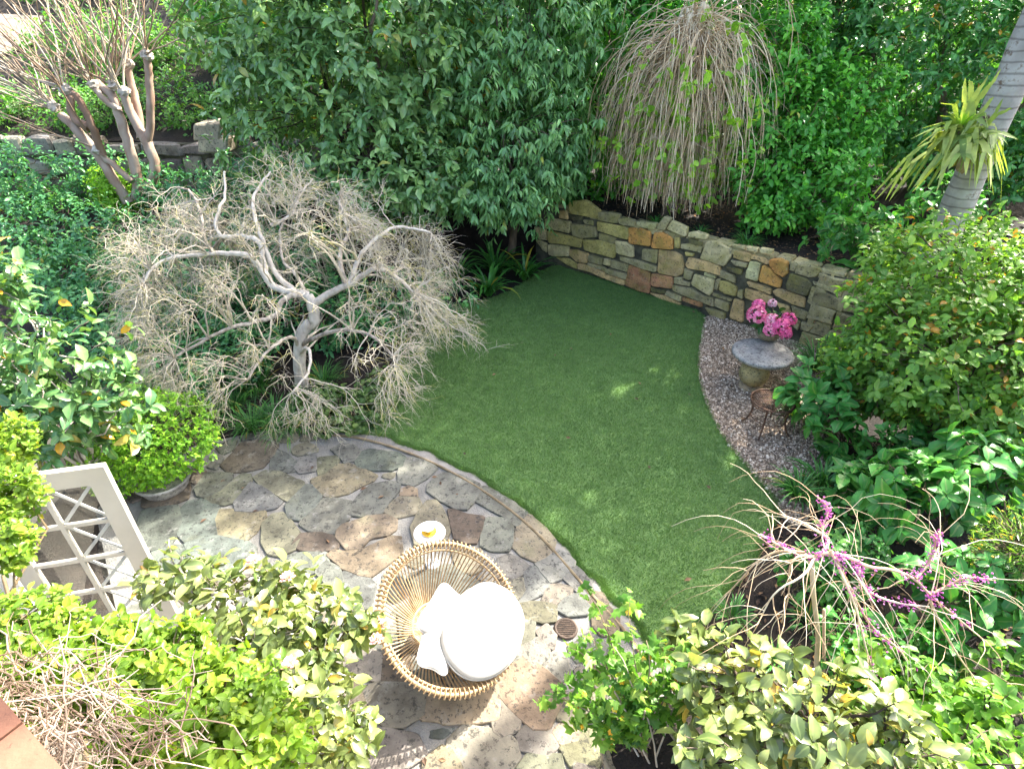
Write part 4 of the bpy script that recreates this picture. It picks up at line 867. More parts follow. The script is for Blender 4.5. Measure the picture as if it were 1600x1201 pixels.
for k, (hx, hy, hz, hr, tone) in enumerate([(1182, 492, .98, .105, .5), (1206, 502, .94, .085, .6), (1185, 478, 1.02, .075, .35), (1207, 474, 1.02, .05, .95), (1221, 512, .92, .10, .25), (1232, 500, .96, .085, .2), (1203, 516, .86, .07, .55), (1227, 521, .86, .07, .2)]):
    hr *= 1.22; tone = min(1, tone+.12); c = G(hx, hy, hz); d = sph(120); d = d[d[:, 2] > -.55]; nF = len(d); b = MB()
    for q in range(4):
        a = nrm(np.cross(d, sph(1)[0]+np.array([.01, .3, .2]))); bb = np.cross(d, a); an = q*math.pi/2 + rs.rand(nF)
        u1 = a*np.cos(an)[:, None]+bb*np.sin(an)[:, None]; v1 = np.cross(d, u1); p = c + d*hr*rs.uniform(.9, 1.05, (nF, 1)); s_ = hr*.24
        V = np.stack([p, p+u1*s_*.7+v1*s_*.55+d*.004, p+u1*s_*1.15+d*.002, p+u1*s_*.7-v1*s_*.55+d*.004], 1).reshape(-1, 3)
        b.add(V, Q=np.arange(nF*4).reshape(-1, 4), rnd=np.repeat(np.clip(tone+rs.normal(0, .18, nF), 0, 1), 4))
    fh = b.build("flower_head", pinkm, pot, smooth=False)
    MB().tube(bent(PX+[0, 0, .12], c, 5), .005, 5).build("stem", M_twigbrown, fh)
P_, O_, C_ = crown([((PX[0], PX[1], .84), (.22, .2, .13))], 40); PP, D, NN, S, _ = rosettes(P_, O_, 4, .11)
foliage(pot, PP, D, NN, S, rs.rand(len(PP))*.8, 'oval', .62, M_hyd, 120)
# rusty wire chair
sx, sy, sz = 3.27, 5.98, .45
ic = thing("iron_chair", "rusty brown iron garden chair with round mesh seat on the gravel", "chair", (sx, sy, 0))
def circ(r, z, n=40, a0=0, a1=2*math.pi): return np.array([[sx+r*math.cos(t), sy+r*math.sin(t), z] for t in np.linspace(a0, a1, n)])
MB().tube(circ(.26, sz), .012, 7).build("seat_rim", M_iron, ic); MB().tube(circ(.255, sz-.035), .007, 6).build("seat_rim", M_iron, ic)
mb = MB()
for i in range(-9, 10):
    a = i*.026; hw_ = math.sqrt(max(.255**2-a*a, .001))
    mb.tube([(sx+a, sy-hw_, sz-.004), (sx+a, sy, sz-.014), (sx+a, sy+hw_, sz-.004)], .0042, 4); mb.tube([(sx-hw_, sy+a, sz-.002), (sx, sy+a, sz-.010), (sx+hw_, sy+a, sz-.002)], .0042, 4)
mb.build("seat_mesh", M_iron, ic)
for a in (225, 315, 45, 135):
    t = math.radians(a+10); d = np.array([math.cos(t), math.sin(t), 0])
    P = np.array([np.array([sx, sy, 0])+d*r+[0, 0, z] for r, z in ((.25, sz), (.22, sz-.08), (.20, .22), (.24, .08), (.30, .012))])
    MB().tube(smooth_poly(P, 2, False), .011, 6).build("leg", M_iron, ic)
MB().tube(circ(.205, .2), .006, 6).build("stretcher", M_iron, ic)
bk_ = MB()                                                            # low scrolled back on the shrub side
P = np.array([[sx+.26*math.cos(t), sy+.26*math.sin(t), sz+.20*math.sin((t+1.1)/2.4*math.pi)] for t in np.linspace(-1.1, 1.3, 20)]); bk_.tube(P, .011, 6)
for q in (-.6, -.15, .3, .75):
    cc = np.array([sx+.26*math.cos(q), sy+.26*math.sin(q), sz+.08]); tg = np.array([-math.sin(q), math.cos(q), 0])
    sp_ = np.array([cc + tg*.07*math.exp(-.16*t)*math.cos(t) + np.array([0, 0, .07])*math.exp(-.16*t)*math.sin(t) for t in np.linspace(0, 9, 26)]); bk_.tube(sp_, .006, 5)
bk_.build("backrest", M_iron, ic)

# ------------------------------------------------------------------ plant materials
gm = lambda t, k: (t[0]*k*.92, t[1]*k*1.04, t[2]*k*.72)
g3k = lambda k, a, b, c, d: [(0, gm(a, 1.1*k)), (.45, gm(b, 1.2*k)), (.9, gm(c, 1.15*k)), (.97, d)]
g3 = lambda a, b, c, d: [(0, tuple(x*1.25 for x in a)), (.45, tuple(x*1.3 for x in b)), (.9, tuple(x*1.2 for x in c)), (.97, d)]
L_camel = leaf_mat("camellia_dark_leaf", g3k(2.75, (.020, .043, .024), (.046, .084, .042), (.11, .15, .074), (.32, .2, .02)), .26, .2, .4, spec=.55)
L_ficus = leaf_mat("weeping_leaf", g3k(2.4, (.028, .062, .036), (.058, .115, .06), (.115, .18, .09), (.26, .28, .04)), .30, .25, .3, spec=.5)
L_hedge = leaf_mat("hedge_leaf", g3k(2.2, (.015, .06, .014), (.035, .12, .025), (.085, .21, .035), (.3, .32, .04)), .36, .28, .3)
L_dark = leaf_mat("dark_tree_leaf", g3k(2.6, (.012, .045, .016), (.026, .08, .028), (.06, .135, .04), (.5, .25, .02)), .28, .22, .3, spec=.5)
L_tall = leaf_mat("tall_tree_leaf", g3k(1.8, (.015, .055, .018), (.03, .095, .03), (.07, .15, .05), (.3, .25, .03)), .35, .3, .3)
L_sun = leaf_mat("sunny_camellia_leaf", g3k(1.7, (.03, .075, .02), (.065, .13, .03), (.13, .19, .045), (.42, .22, .03)), .34, .38, .35)
L_olive = leaf_mat("olive_camellia_leaf", g3k(1.2, (.035, .06, .024), (.11, .13, .058), (.23, .235, .11), (.45, .30, .05)), .28, .25, .45, spec=.6)
L_big = leaf_mat("broad_camellia_leaf", g3k(1.6, (.02, .06, .03), (.05, .105, .05), (.12, .18, .08), (.5, .28, .03)), .26, .2, .4, spec=.5)
L_hyd = leaf_mat("broad_hydrangea_leaf", g3k(1.35, (.016, .065, .02), (.035, .125, .035), (.075, .19, .05), (.12, .25, .05)), .34, .28, .5)
L_vine = leaf_mat("lime_vine_leaf", g3((.045, .10, .012), (.105, .19, .018), (.2, .28, .03), (.4, .36, .03)), .4, .38, .25)
L_box = leaf_mat("box_leaf", g3((.04, .12, .013), (.12, .28, .022), (.28, .46, .035), (.33, .5, .04)), .4, .35, .1)
L_under = leaf_mat("understory_leaf", g3k(2.3, (.012, .045, .028), (.024, .075, .04), (.05, .12, .045), (.2, .22, .04)), .32, .2, .3)
L_azal = leaf_mat("azalea_leaf", g3k(1.7, (.02, .06, .016), (.04, .11, .025), (.09, .17, .04), (.5, .45, .36)), .45, .28, .2)
L_strap = leaf_mat("strap_leaf", g3k(1.8, (.01, .04, .012), (.022, .075, .02), (.05, .13, .03), (.3, .25, .03)), .33, .18, .15)
L_round = leaf_mat("round_cover_leaf", g3((.025, .065, .02), (.055, .11, .03), (.12, .18, .05), (.2, .22, .05)), .42, .2, .3)
L_lime = leaf_mat("fresh_spring_leaf", g3((.09, .22, .02), (.17, .34, .03), (.27, .45, .06), (.4, .5, .05)), .45, .4, .2)
L_abut = leaf_mat("lobed_pot_leaf", g3((.04, .12, .015), (.10, .22, .03), (.2, .33, .06), (.3, .35, .06)), .45, .38, .25)
M_grey = wood_mat("silver_bark", [(.25, (.16, .13, .10)), (.5, (.40, .35, .285)), (.75, (.58, .53, .45))], 16, .8)
M_mtwig = wood_mat("maple_twig", [(.15, (.28, .235, .175)), (.45, (.50, .445, .355)), (.75, (.55, .49, .37)), (.95, (.46, .42, .12))], 5, .75, .1)
M_myrtle = wood_mat("pink_brown_bark", [(.2, (.17, .10, .065)), (.5, (.27, .18, .125)), (.85, (.38, .33, .26))], 7, .7)
M_shoot = wood_mat("tan_shoot", [(.2, (.22, .15, .095)), (.55, (.36, .28, .19)), (.9, (.44, .39, .31))], 5, .75, .1)
M_dry = wood_mat("dry_stem", [(.2, (.14, .095, .065)), (.55, (.27, .20, .15)), (.9, (.40, .33, .27))], 5, .8, .1)
M_weep = wood_mat("pale_weeping_twig", [(.2, (.42, .29, .17)), (.55, (.70, .53, .33)), (.9, (.76, .64, .46))], 5, .75, .1)

# ------------------------------------------------------------------ back trees and hedges
shrub("camellia_tree", "large dark glossy camellia tree with big pointed leaves behind the bare maple", "tree", (-2.7, 11.4, 1.0),
      [((-2.9,10.7,3.1),(2.0,1.25,1.7)), ((-3.5,11.0,4.7),(1.6,1.3,1.6)), ((-1.8,10.6,4.5),(1.5,1.2,1.5)), ((-2.0,10.3,2.2),(1.4,.95,.9)), ((-3.0,11.2,5.6),(1.5,1.1,.8))],
      3100, 6, .16, .42, 'oval', L_camel, M_bark, 300, r0=.10, oddp=.008, droop=.3, ntw=300, lump=.2)
shrub("weeping_fig_tree", "tree with narrow drooping bluish green leaves left of the stone wall", "tree", (0, 11.5, .4),
      [((-.15,10.95,3.0),(1.45,1.05,1.7)), ((.25,11.2,4.6),(1.35,1.1,1.4)), ((-.35,10.6,2.0),(1.15,.85,.65)), ((.75,11.3,2.4),(.8,.8,.8)), ((.1,11.3,5.4),(1.2,1,.8))],
      2500, 7, .14, .30, 'narrow', L_ficus, M_bark, 300, r0=.07, oddp=.008, droop=1.1, ntw=320, lump=.22, freq=3)
shrub("hedge_shrub", "glossy mid green shrub filling the back left of the weeping bare tree", "shrub", (1.7, 13.0, 1.2),
      [((1.7,12.8,2.9),(1.3,.8,1.7)), ((1.5,12.6,4.8),(1.3,.9,1.5)), ((.9,12.9,6),(1.2,.8,.9))], 1900, 6, .12, .48, 'oval', L_hedge, M_bark, 200, droop=.35, ntw=150, lump=.2)
shrub("hedge_shrub", "glossy mid green shrub directly behind the weeping bare tree", "shrub", (3.3, 12.9, 1.2),
      [((3.2,12.8,3.0),(1.3,.8,1.9)), ((3.5,12.8,5.2),(1.5,.9,1.4))], 1900, 6, .12, .48, 'oval', L_hedge, M_bark, 200, droop=.35, ntw=150, lump=.2)
shrub("climber_shrub", "bright small leaved shrub spilling over the stone wall right of the weeping tree", "shrub", (4.9, 10.6, 1.2),
      [((4.6,10.5,2.6),(.95,.8,1.15)), ((5.25,10.2,2.15),(.95,.8,.8)), ((4.4,10.9,3.9),(.85,.7,.9)), ((5.6,10.7,3.2),(.8,.7,.8)), ((4.5,9.85,1.75),(.5,.45,.35)), ((5.5,9.4,1.7),(.5,.45,.3))],
      2300, 6, .105, .52, 'oval', L_hedge, M_twigbrown, 300, r0=.03, droop=.4, ntw=300, oddp=.012, lump=.2)
shrub("tall_tree", "tall green tree rising out of the picture above the small leaved climber", "tree", (5.0, 13.0, 1.2),
      [((5.6,12.6,4.8),(1.6,1.0,1.4)), ((5.0,12.2,7.2),(1.7,1.1,1.8)), ((5.6,11.9,9.4),(1.9,1.1,1.5)), ((7.6,11.7,7.6),(1.4,1.0,1.7)), ((8.0,11.6,9.6),(1.3,1.0,1.5)), ((10.0,11.2,10.7),(1.1,.9,1.2))], 5000, 6, .14, .42, 'oval', L_tall, M_bark, 150, r0=.13, oddp=.012, ntw=200)  # high and right-hand crown lobes, out of view, added to shade lawn and patio
shrub("tall_tree", "tall green tree rising out of the picture behind the weeping fig", "tree", (1.6, 14.4, 1.2),
      [((1.4,13.2,6.0),(2.0,1.1,1.6)), ((2.8,12.5,8.0),(1.7,1.1,1.7)), ((3.2,12.2,10.0),(1.7,1.1,1.5)), ((.9,12.8,8.0),(1.3,1.1,1.3))], 2700, 6, .14, .42, 'oval', L_tall, M_bark, 100, r0=.14, ntw=200)  # upper crown is out of view, shaped to keep the sun off the patio
shrub("dark_leaved_tree", "dense dark green tree with scattered orange leaves behind the palm", "tree", (7.9, 12.0, 1.2),
      [((7.0,11.6,3.7),(1.6,1.0,1.5)), ((8.9,11.2,3.6),(1.7,1.0,1.6)), ((7.2,11.8,4.9),(1.7,1.1,.8)), ((9.6,11.0,4.7),(1.5,1.0,.55)), ((10.6,10.2,3.0),(1.4,1,1.6)), ((8.4,10.6,2.4),(1.4,.6,.8))],
      3200, 6, .14, .40, 'oval', L_dark, M_bark, 300, r0=.12, oddp=.012, droop=.4, ntw=300, lump=.2)
shrub("back_tree", "tall plain green tree at the far back right", "tree", (8.2, 16, 1.2),
      [((6.8,15.6,3.8),(2.6,1.2,2.4)), ((10.4,15.5,3.0),(2.6,1.2,2.2)), ((13.6,14.2,3.0),(2.2,1.4,2.4))], 1500, 6, .19, .45, 'oval', L_tall, M_bark, 60, r0=.15, ntw=60)
shrub("back_tree", "deep green tree filling the gap behind camellia and fig", "tree", (-.8, 14.2, 1.2),
      [((-.6,13.2,3.2),(2.2,.9,2.0)), ((-3.4,13.8,4.2),(2.2,1.0,1.4)), ((-5.4,14.6,4.8),(1.5,1.0,1.0))], 1300, 6, .18, .45, 'oval', L_dark, M_bark, 60, r0=.12, ntw=60)
for i, (hx, hy, lab) in enumerate([(-1.2, 13.6, "behind the camellia and fig trees"), (1.6, 14.6, "left of centre at the far back"), (4.4, 14.6, "right of centre behind the weeping tree"), (7.0, 14.0, "behind the dark tree with orange leaves"), (9.8, 13.2, "behind the palm at the upper right"), (12.6, 11.5, "at the far right behind the palm")]):
    shrub("boundary_hedge", "dense dark boundary hedge section " + lab, "hedge", (hx, hy, 1.1), [((hx, hy, 2.3), (1.75, .7, 1.3)), ((hx+.3, hy+.1, 3.9), (1.7, .7, 1.0))], 1100, 6, .17, .5, 'oval', L_dark, M_bark, 40, group="boundary hedge at the back", ntw=40, nb=4, inner=.4)
# slope behind the rubble wall
for i, (cx, cy, cz, rx, rz, lab) in enumerate([(-11.6, 13.4, 3.0, 1.5, .75, "low green azalea at the left edge above the rubble wall"), (-9.1, 13.3, 2.9, 1.4, .65, "spreading green azalea behind the left fan of bare shoots"),
      (-6.9, 13.3, 2.9, 1.3, .7, "green azalea with pale flowers behind the pollarded trunk"), (-4.9, 13.0, 2.6, 1.1, .8, "dark low shrub between pollarded tree and camellia tree"),
      (-9.4, 15.2, 3.9, 1.7, .8, "upper azalea with white flowers beside the sandy path"), (-6.6, 15.2, 4.0, 1.8, .9, "upper green azalea behind the tops of the bare shoots"),
      (-12.6, 18.8, 5.2, 2.8, .95, "green shrub bank above the sandy path"), (-8.2, 18.4, 5.3, 2.8, 1.0, "green shrub bank along the top of the slope"), (-4.9, 15.8, 4.3, 1.6, 1.1, "bushy shrub at the top of the slope beside the camellia tree")]):
    shrub("azalea_bush", lab, "shrub", (cx, cy, cz-rz*.9), [((cx, cy, cz), (rx, .9, rz)), ((cx+rx*.4, cy-.3, cz-.1), (rx*.6, .7, rz*.8))], 800, 6, .085 if i < 4 else .1, .5, 'small', L_azal, M_bark, 60, group="shrubs on the left slope", oddp=.015, ntw=60, nb=4, tw=.005)
shrub("box_bush", "small bright clipped bush at the foot of the rubble wall", "shrub", (-7.55, 11.2, 1.25), [((-7.55,11.2,1.75),(.42,.4,.48))], 420, 6, .075, .5, 'small', L_lime, M_bark, 60, nb=3, ntw=30)

# ------------------------------------------------------------------ left understory
for lab, base, lobes, nn in [
    ("dark leafy ground shrub at the left edge below the rubble wall", (-7.4, 9.2, .5), [((-7.6,9.6,1.3),(1.5,.9,.7)), ((-6.6,8.5,1.0),(1.2,.7,.6)), ((-9.2,10.9,2.0),(1.3,.6,.7)), ((-6.0,10.9,1.75),(1.0,.6,.5)), ((-4.6,11.2,1.9),(.9,.6,.7)), ((-7.6,11.5,1.8),(.9,.4,.7)), ((-11,11.2,2.0),(1.2,.6,.7))], 2400),
    ("dark leafy shrub behind the left side of the bare maple", (-5.4, 8.6, .3), [((-5.3,8.6,.85),(1.2,.9,.55)), ((-5.0,9.8,1.25),(1.0,.8,.5)), ((-5.8,7.6,.7),(.9,.8,.5))], 1000),
    ("dark bushy shrub beneath the crown of the bare maple", (-3.2, 8.3, .1), [((-3.2,8.3,.55),(1.5,.7,.5)), ((-2.0,8.9,.5),(1.2,.7,.5)), ((-3.9,9.4,1.1),(1.2,.7,.5))], 1100),
    ("low dark shrub between the fence and the bare maple", (-4.6, 6.5, 0), [((-4.7,6.5,.5),(.8,.9,.5)), ((-4.1,7.2,.5),(.7,.7,.45))], 700)]:
    shrub("ground_shrub", lab, "shrub", base, lobes, nn, 6, .088, .48, 'oval', L_under, M_bark, 160, group="dark shrubs under the bare maple", ntw=100, nb=5, oddp=.006)

# ------------------------------------------------------------------ strap leaved clumps
def straps(name, label, cat, base, n, L, w, m, arch=.8, nobj=60, kind_stuff=False, group=None, r=.08, seg=7, tip=.9):
    t = thing(name, label, cat, base, group); base = np.array(base, float); b = MB(); objs = 0
    for i in range(n):
        az = rs.rand()*2*math.pi; el = math.radians(rs.uniform(50, 86)); ll = L*rs.uniform(.6, 1.15); ar = arch*rs.uniform(.6, 1.4)
        s = np.linspace(0, 1, seg); d = np.array([math.cos(az), math.sin(az)]); sd = np.array([-d[1], d[0], 0])
        ang = el - ar*s**1.3*2.0; dx = np.concatenate([[0], np.cumsum(np.cos(ang[:-1]))])/seg*ll; dz = np.concatenate([[0], np.cumsum(np.sin(ang[:-1]))])/seg*ll
        p = base + np.concatenate([np.outer(dx, d), dz[:, None]], 1) + np.append(d*rs.uniform(0, r), 0); p[:, 2] = np.maximum(p[:, 2], base[2]+.01-max(0, base[2]-.05))
        ww = w*np.minimum(1, np.minimum((s+.15)*2.5, (1.02-s)*3)); rn = min(.94, rs.beta(2, 2.4)); rn = .98 if rs.rand() < .02 else rn
        up = np.array([0, 0, 1])*ww[:, None]*.25
        V = np.stack([p+sd*ww[:, None]*.5+up, p, p-sd*ww[:, None]*.5+up], 1).reshape(-1, 3)
        Q = [q for k in range(seg-1) for q in ([k*3, k*3+1, k*3+4, k*3+3], [k*3+1, k*3+2, k*3+5, k*3+4])]
        if objs < nobj:
            MB().add(V, Q=Q, rnd=rn, mid=np.tile([1, 0, 1.], seg)).build("leaf", m, t); objs += 1
        else: b.add(V, Q=Q, rnd=rn, mid=np.tile([1, 0, 1.], seg))
    if b.n: b.build("blades", m, t, kind="stuff")
    return t
cg = "clivia clumps in the far corner"
for lab, p, n, L in [("dark strap leaved clivia clump left of the stone wall, nearest the lawn", (-.45, 10.2, 0), 46, .85), ("dark strap leaved clivia clump against the end of the stone wall", (.25, 11.0, 0), 50, .9),
                     ("dark clivia clump under the weeping fig", (-1.1, 10.7, 0), 46, .9), ("clivia clump behind the others in the far corner", (-.35, 11.2, 0), 44, 1.0), ("low clivia clump on the left of the far corner", (-1.6, 10.0, 0), 36, .8)]:
    straps("clivia", lab, "plant", p, n, L, .052, L_strap, .85, 60, group=cg)
e_ = WA + wd*.35 - wn_*.12
straps("clivia", "clivia with strap leaves hanging over the left end of the stone wall", "plant", (e_[0], e_[1], hl), 40, .75, .055, L_strap, 1.15, 60)
for lab, s_, n, L in [("grassy tuft on top of the wall under the small leaved climber", 4.05, 90, .42), ("small grassy tuft on the wall top near its middle", 2.3, 50, .3), ("grassy tuft on the wall top beside the weeping twigs", 3.2, 50, .3)]:
    e_ = WA + wd*s_ - wn_*.35; straps("grass_tuft", lab, "plant", (e_[0], e_[1], hl-.05), n, L, .012, L_strap, 1.0, 20, group="grass tufts on the wall")
for lab, p, n, L in [("arching grassy plant against the wall right of the pink flowers", (4.55, 7.45, 0), 90, .75), ("arching grassy plant at the gravel's right edge behind the iron chair", (3.75, 6.25, 0), 80, .6),
                     ("grassy plant at the lower end of the gravel strip", (3.15, 4.7, 0), 90, .5), ("grassy plant under the hydrangea leaves", (3.5, 4.9, 0), 70, .55), ("grassy plant among the hydrangeas lower right", (4.3, 3.2, 0), 60, .75)]:
    straps("grassy_plant", lab, "plant", p, n, L, .018, L_strap, .95, 40, group="grassy plants along the gravel")
for i, (px, py, lab) in enumerate([(365, 640, "mondo grass clump beside the box bush"), (395, 670, "mondo grass clump at the paving edge under the maple"), (430, 660, "mondo grass clump in front of the maple trunk"), (345, 610, "mondo grass clump behind the box bush"), (400, 610, "mondo grass clump under the maple's left branches"), (455, 675, "mondo grass clump beside the round leaved cover"), (505, 600, "mondo grass clump at the foot of the maple trunk")]):
    p = G(px, py); straps("mondo_grass", lab, "grass", (p[0], p[1], 0), 150, .45, .010, L_strap, .95, 12, group="mondo grass under the maple", r=.2)
c = G(535, 655)
shrub("ground_cover", "round leaved ground cover at the corner of lawn and paving", "plant", (c[0], c[1], 0), [((c[0],c[1],.12),(.6,.42,.26)), ((c[0]+.45,c[1]+.5,.12),(.35,.5,.26)), ((c[0]-.4,c[1]+.25,.12),(.4,.4,.24))], 700, 5, .065, .9, 'round', L_round, M_bark, 260, ntw=50, nb=4, spread=(50, 90), trunk=False, up=.9)
p = U(1345, 418, 8.35); shrub("broad_leaved_plant", "glossy broad leaved plant leaning over the wall below the palm", "plant", (p[0], p[1]+.15, hl-.06), [((p[0], p[1], p[2]+.0), (.35, .25, .18))], 16, 3, .26, .38, 'oval', L_hyd, M_bark, 60, ntw=12, nb=3, r0=.015)

# ------------------------------------------------------------------ right hand shrubs
shrub("camellia_shrub", "big rounded sunlit shrub with yellow green leaves on the right edge", "shrub", (5.2, 5.8, 0),
      [((4.85,5.6,1.35),(1.15,.85,.85)), ((5.3,6.2,1.95),(1.25,.95,.7)), ((5.7,5.1,1.0),(1.1,.8,.75)), ((4.45,6.0,.95),(.65,.6,.6)), ((6.2,6.0,1.9),(.9,.9,.7))], 3000, 6, .09, .52, 'oval', L_sun, M_bark, 300, r0=.05, oddp=.03, ntw=350, lump=.14)
hg = "broad leaved hydrangeas on the right"
shrub("hydrangea", "green hydrangea leaning over the iron chair", "shrub", (4.05, 5.75, 0), [((3.8,5.75,.7),(.5,.42,.4)), ((4.2,5.9,.7),(.4,.4,.4)), ((3.75,5.3,.45),(.3,.3,.3))], 95, 6, .15, .58, 'oval', L_hyd, M_twigbrown, 300, hg, trunk=False, nb=9, r0=.02, ntw=50, lump=.1, twig=.07, spread=(50, 88))
shrub("hydrangea", "large leaved hydrangea below the sunlit shrub", "shrub", (4.2, 4.05, 0), [((3.85,4.0,.75),(.5,.42,.38)), ((4.55,4.2,.8),(.5,.42,.4)), ((3.5,4.35,.45),(.3,.3,.3))], 105, 6, .17, .58, 'oval', L_hyd, M_twigbrown, 300, hg, trunk=False, nb=9, r0=.02, ntw=50, lump=.1, twig=.07, spread=(50, 88))
shrub("hydrangea", "leggy hydrangea with bare brown stems behind the pink flowering tree", "shrub", (3.5, 2.95, 0), [((3.6,3.05,.65),(.5,.4,.36)), ((3.1,2.75,.45),(.35,.3,.3)), ((4.1,2.7,.6),(.4,.35,.3))], 85, 6, .13, .58, 'oval', L_hyd, M_twigbrown, 300, hg, trunk=False, nb=10, r0=.018, ntw=40, lump=.1, twig=.07, spread=(50, 88))
shrub("leafy_shrub", "glossy leaved shrub at the foot of the palm trunk", "shrub", (5.7, 8.6, hl-.07), [((5.55,8.45,1.85),(.55,.4,.45)), ((5.0,8.7,1.7),(.35,.35,.35)), ((6.3,8.5,2.1),(.5,.4,.5))], 120, 6, .13, .58, 'oval', L_hyd, M_twigbrown, 300, trunk=False, nb=8, r0=.02, ntw=60, twig=.06, spread=(50, 88))
shrub("leafy_shrub", "green leafy shrub in the bottom right corner", "shrub", (2.85, 2.1, 0), [((2.7,2.25,.55),(.42,.3,.3)), ((3.1,1.95,.6),(.4,.3,.3)), ((3.5,2.3,.5),(.35,.3,.3)), ((2.6,1.7,.7),(.4,.3,.3))], 210, 6, .095, .56, 'oval', L_sun, M_bark, 300, trunk=False, nb=8, r0=.018, ntw=80)
shrub("camellia_shrub", "olive leaved camellia at the bottom right in front of the lawn tip", "shrub", (1.65, 1.75, 0),
      [((1.42,2.0,1.0),(.38,.32,.36)), ((1.75,1.75,1.05),(.48,.36,.42)), ((1.2,2.3,.85),(.2,.2,.3)), ((2.15,1.65,.95),(.36,.3,.32)), ((1.35,1.6,.9),(.4,.3,.4))], 330, 5, .105, .52, 'oval', L_olive, M_bark, 300, r0=.025, oddp=.035, ntw=220, lump=.12, nb=10, twig=.1)
shrub("leafy_shrub", "low leafy shrub between the blossom tree and the gravel", "shrub", (2.75, 3.55, 0), [((2.85,3.5,.3),(.42,.35,.28)), ((3.25,3.75,.35),(.35,.35,.3))], 150, 6, .075, .56, 'oval', L_hyd, M_twigbrown, 200, trunk=False, nb=6, r0=.012, ntw=50)
shrub("leafy_shrub", "low leafy shrub at the foot of the blossom tree", "shrub", (2.75, 2.75, 0), [((2.75,2.75,.28),(.38,.28,.25)), ((3.1,2.55,.3),(.3,.3,.25))], 120, 6, .075, .56, 'oval', L_hyd, M_twigbrown, 200, trunk=False, nb=6, r0=.012, ntw=50)
for lab, p in (("grassy tuft beside the lawn tip", (1.95, 3.2, 0)), ("grassy tuft under the blossom tree", (2.15, 2.75, 0)), ("grassy tuft right of the blossom tree trunk", (2.6, 3.15, 0))):
    straps("grassy_plant", lab, "plant", p, 60, .28, .012, L_strap, .95, 20, group="tufts under the blossom tree")
shrub("leafy_shrub", "dark leafy shrub filling the gap under the sunlit shrub", "shrub", (4.7, 4.95, 0), [((4.6,4.95,.4),(.5,.35,.4)), ((5.3,4.9,.45),(.5,.4,.4)), ((4.2,5.0,.35),(.35,.3,.35))], 200, 6, .10, .56, 'oval', L_hyd, M_twigbrown, 200, trunk=False, nb=6, r0=.012, ntw=50)
# fine leaved yellow flowering shrub
yb = thing("yellow_flower_shrub", "feathery shrub dotted with yellow flowers at the right edge", "shrub", (4.15, 3.1, 0))
P_, O_, C_ = crown([((4.05,3.1,.95),(.38,.35,.42))], 260); PP, D, NN, S, _ = rosettes(P_, O_, 12, .06, twig=.18, spread=(15, 50))
foliage(yb, PP, D, NN, S, rs.rand(len(PP))*.9, 'small', .09, L_sun, 20); stems(yb, (4.15, 3.1, 0), [((4.05,3.1,.95),(.38,.35,.42))], P_, C_, M_twigbrown, .02, 6, 200)
M_yel = rnd_mat("yellow_petal", [(0, (.70, .33, .01)), (.6, (.82, .55, .03)), (1, (.86, .70, .2))], .6, trans=.3)
b = MB(); fp = P_[rs.rand(len(P_)) < .6]; 
for p in fp: b.add(O8*.011+p+sph(1)[0]*.02, T=OT, rnd=rs.rand())
b.build("flowers", M_yel, yb, smooth=False, kind="stuff")

# ------------------------------------------------------------------ left hand shrubs
shrub("camellia_shrub", "broad leaved camellia with a few orange leaves at the left edge", "shrub", (-4.35, 4.6, 0),
      [((-4.2,4.5,1.95),(.65,.45,.5)), ((-3.95,4.4,1.45),(.55,.4,.42)), ((-4.5,4.7,2.5),(.5,.4,.35)), ((-4.4,4.3,1.2),(.5,.4,.5)), ((-4.75,4.5,1.7),(.4,.4,.5))], 360, 5, .125, .50, 'oval', L_big, M_grey, 300, r0=.03, oddp=.025, ntw=160, lump=.16, nb=12, twig=.12, inner=.3)
bx = thing("box_ball", "bright green clipped box ball in a stone pot at the paving edge", "shrub", (-3.88, 5.05, 0))
P_, O_, C_ = crown([((-3.95,5.05,.62),(.68,.58,.48)), ((-4.25,4.9,.5),(.5,.5,.45))], 2800, inner=.12, lump=.05); PP, D, NN, S, _ = rosettes(P_, O_, 7, .032, twig=.035, spread=(35, 75), jit=.25, up=.5)
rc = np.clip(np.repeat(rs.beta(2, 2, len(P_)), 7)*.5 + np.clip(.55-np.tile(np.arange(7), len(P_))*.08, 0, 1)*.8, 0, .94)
foliage(bx, PP, D, NN, S, rc, 'small', .62, L_box, 120); stems(bx, (-3.88, 5.05, .2), [((-3.88,5.1,.60),(.66,.60,.50))], P_, C_, M_bark, .03, 5, 80)
o = MB().lathe([(.16, .0), (.22, .02), (.26, .10), (.28, .15), (.295, .16), (.295, .185), (.27, .185), (.26, .15), (0, .15)], (-3.9, 4.86, 0), 32).build("pot", M_cast, bx); o.color = (.34, .33, .30, 1)

# climbing vine at bottom left, over the house corner and parapet
vl = [(tuple(G(a, b_, z_)), (r_, r_*.9, r_*.8)) for a, b_, z_, r_ in ((5, 690, 2.35, .19), (12, 770, 2.3, .18), (0, 850, 2.3, .17), (15, 985, 2.3, .22), (95, 1010, 2.25, .20), (175, 1030, 2.2, .22), (265, 1050, 2.2, .24), (330, 1110, 2.15, .26), (60, 1075, 2.25, .2), (400, 1165, 2.05, .24), (310, 1190, 2.2, .25), (45, 1045, 2.42, .13), (150, 1095, 2.4, .13), (215, 1150, 2.38, .14))]
vn = shrub("climbing_vine", "lime green small leaved vine sprawling over the bottom left corner", "vine", (-2.2, .75, 0), vl, 2300, 6, .042, .55, 'oval', L_vine, M_twigbrown, 300, r0=.03, nb=5, ntw=350, lump=.14, oddp=.02, tw=.003, twig=.07)
dv = thing("dry_vine_stems", "tangle of dry leafless vine stems beside the terracotta tiles", "vine", (-1.6, 1.0, 2.4))
tw_ = []
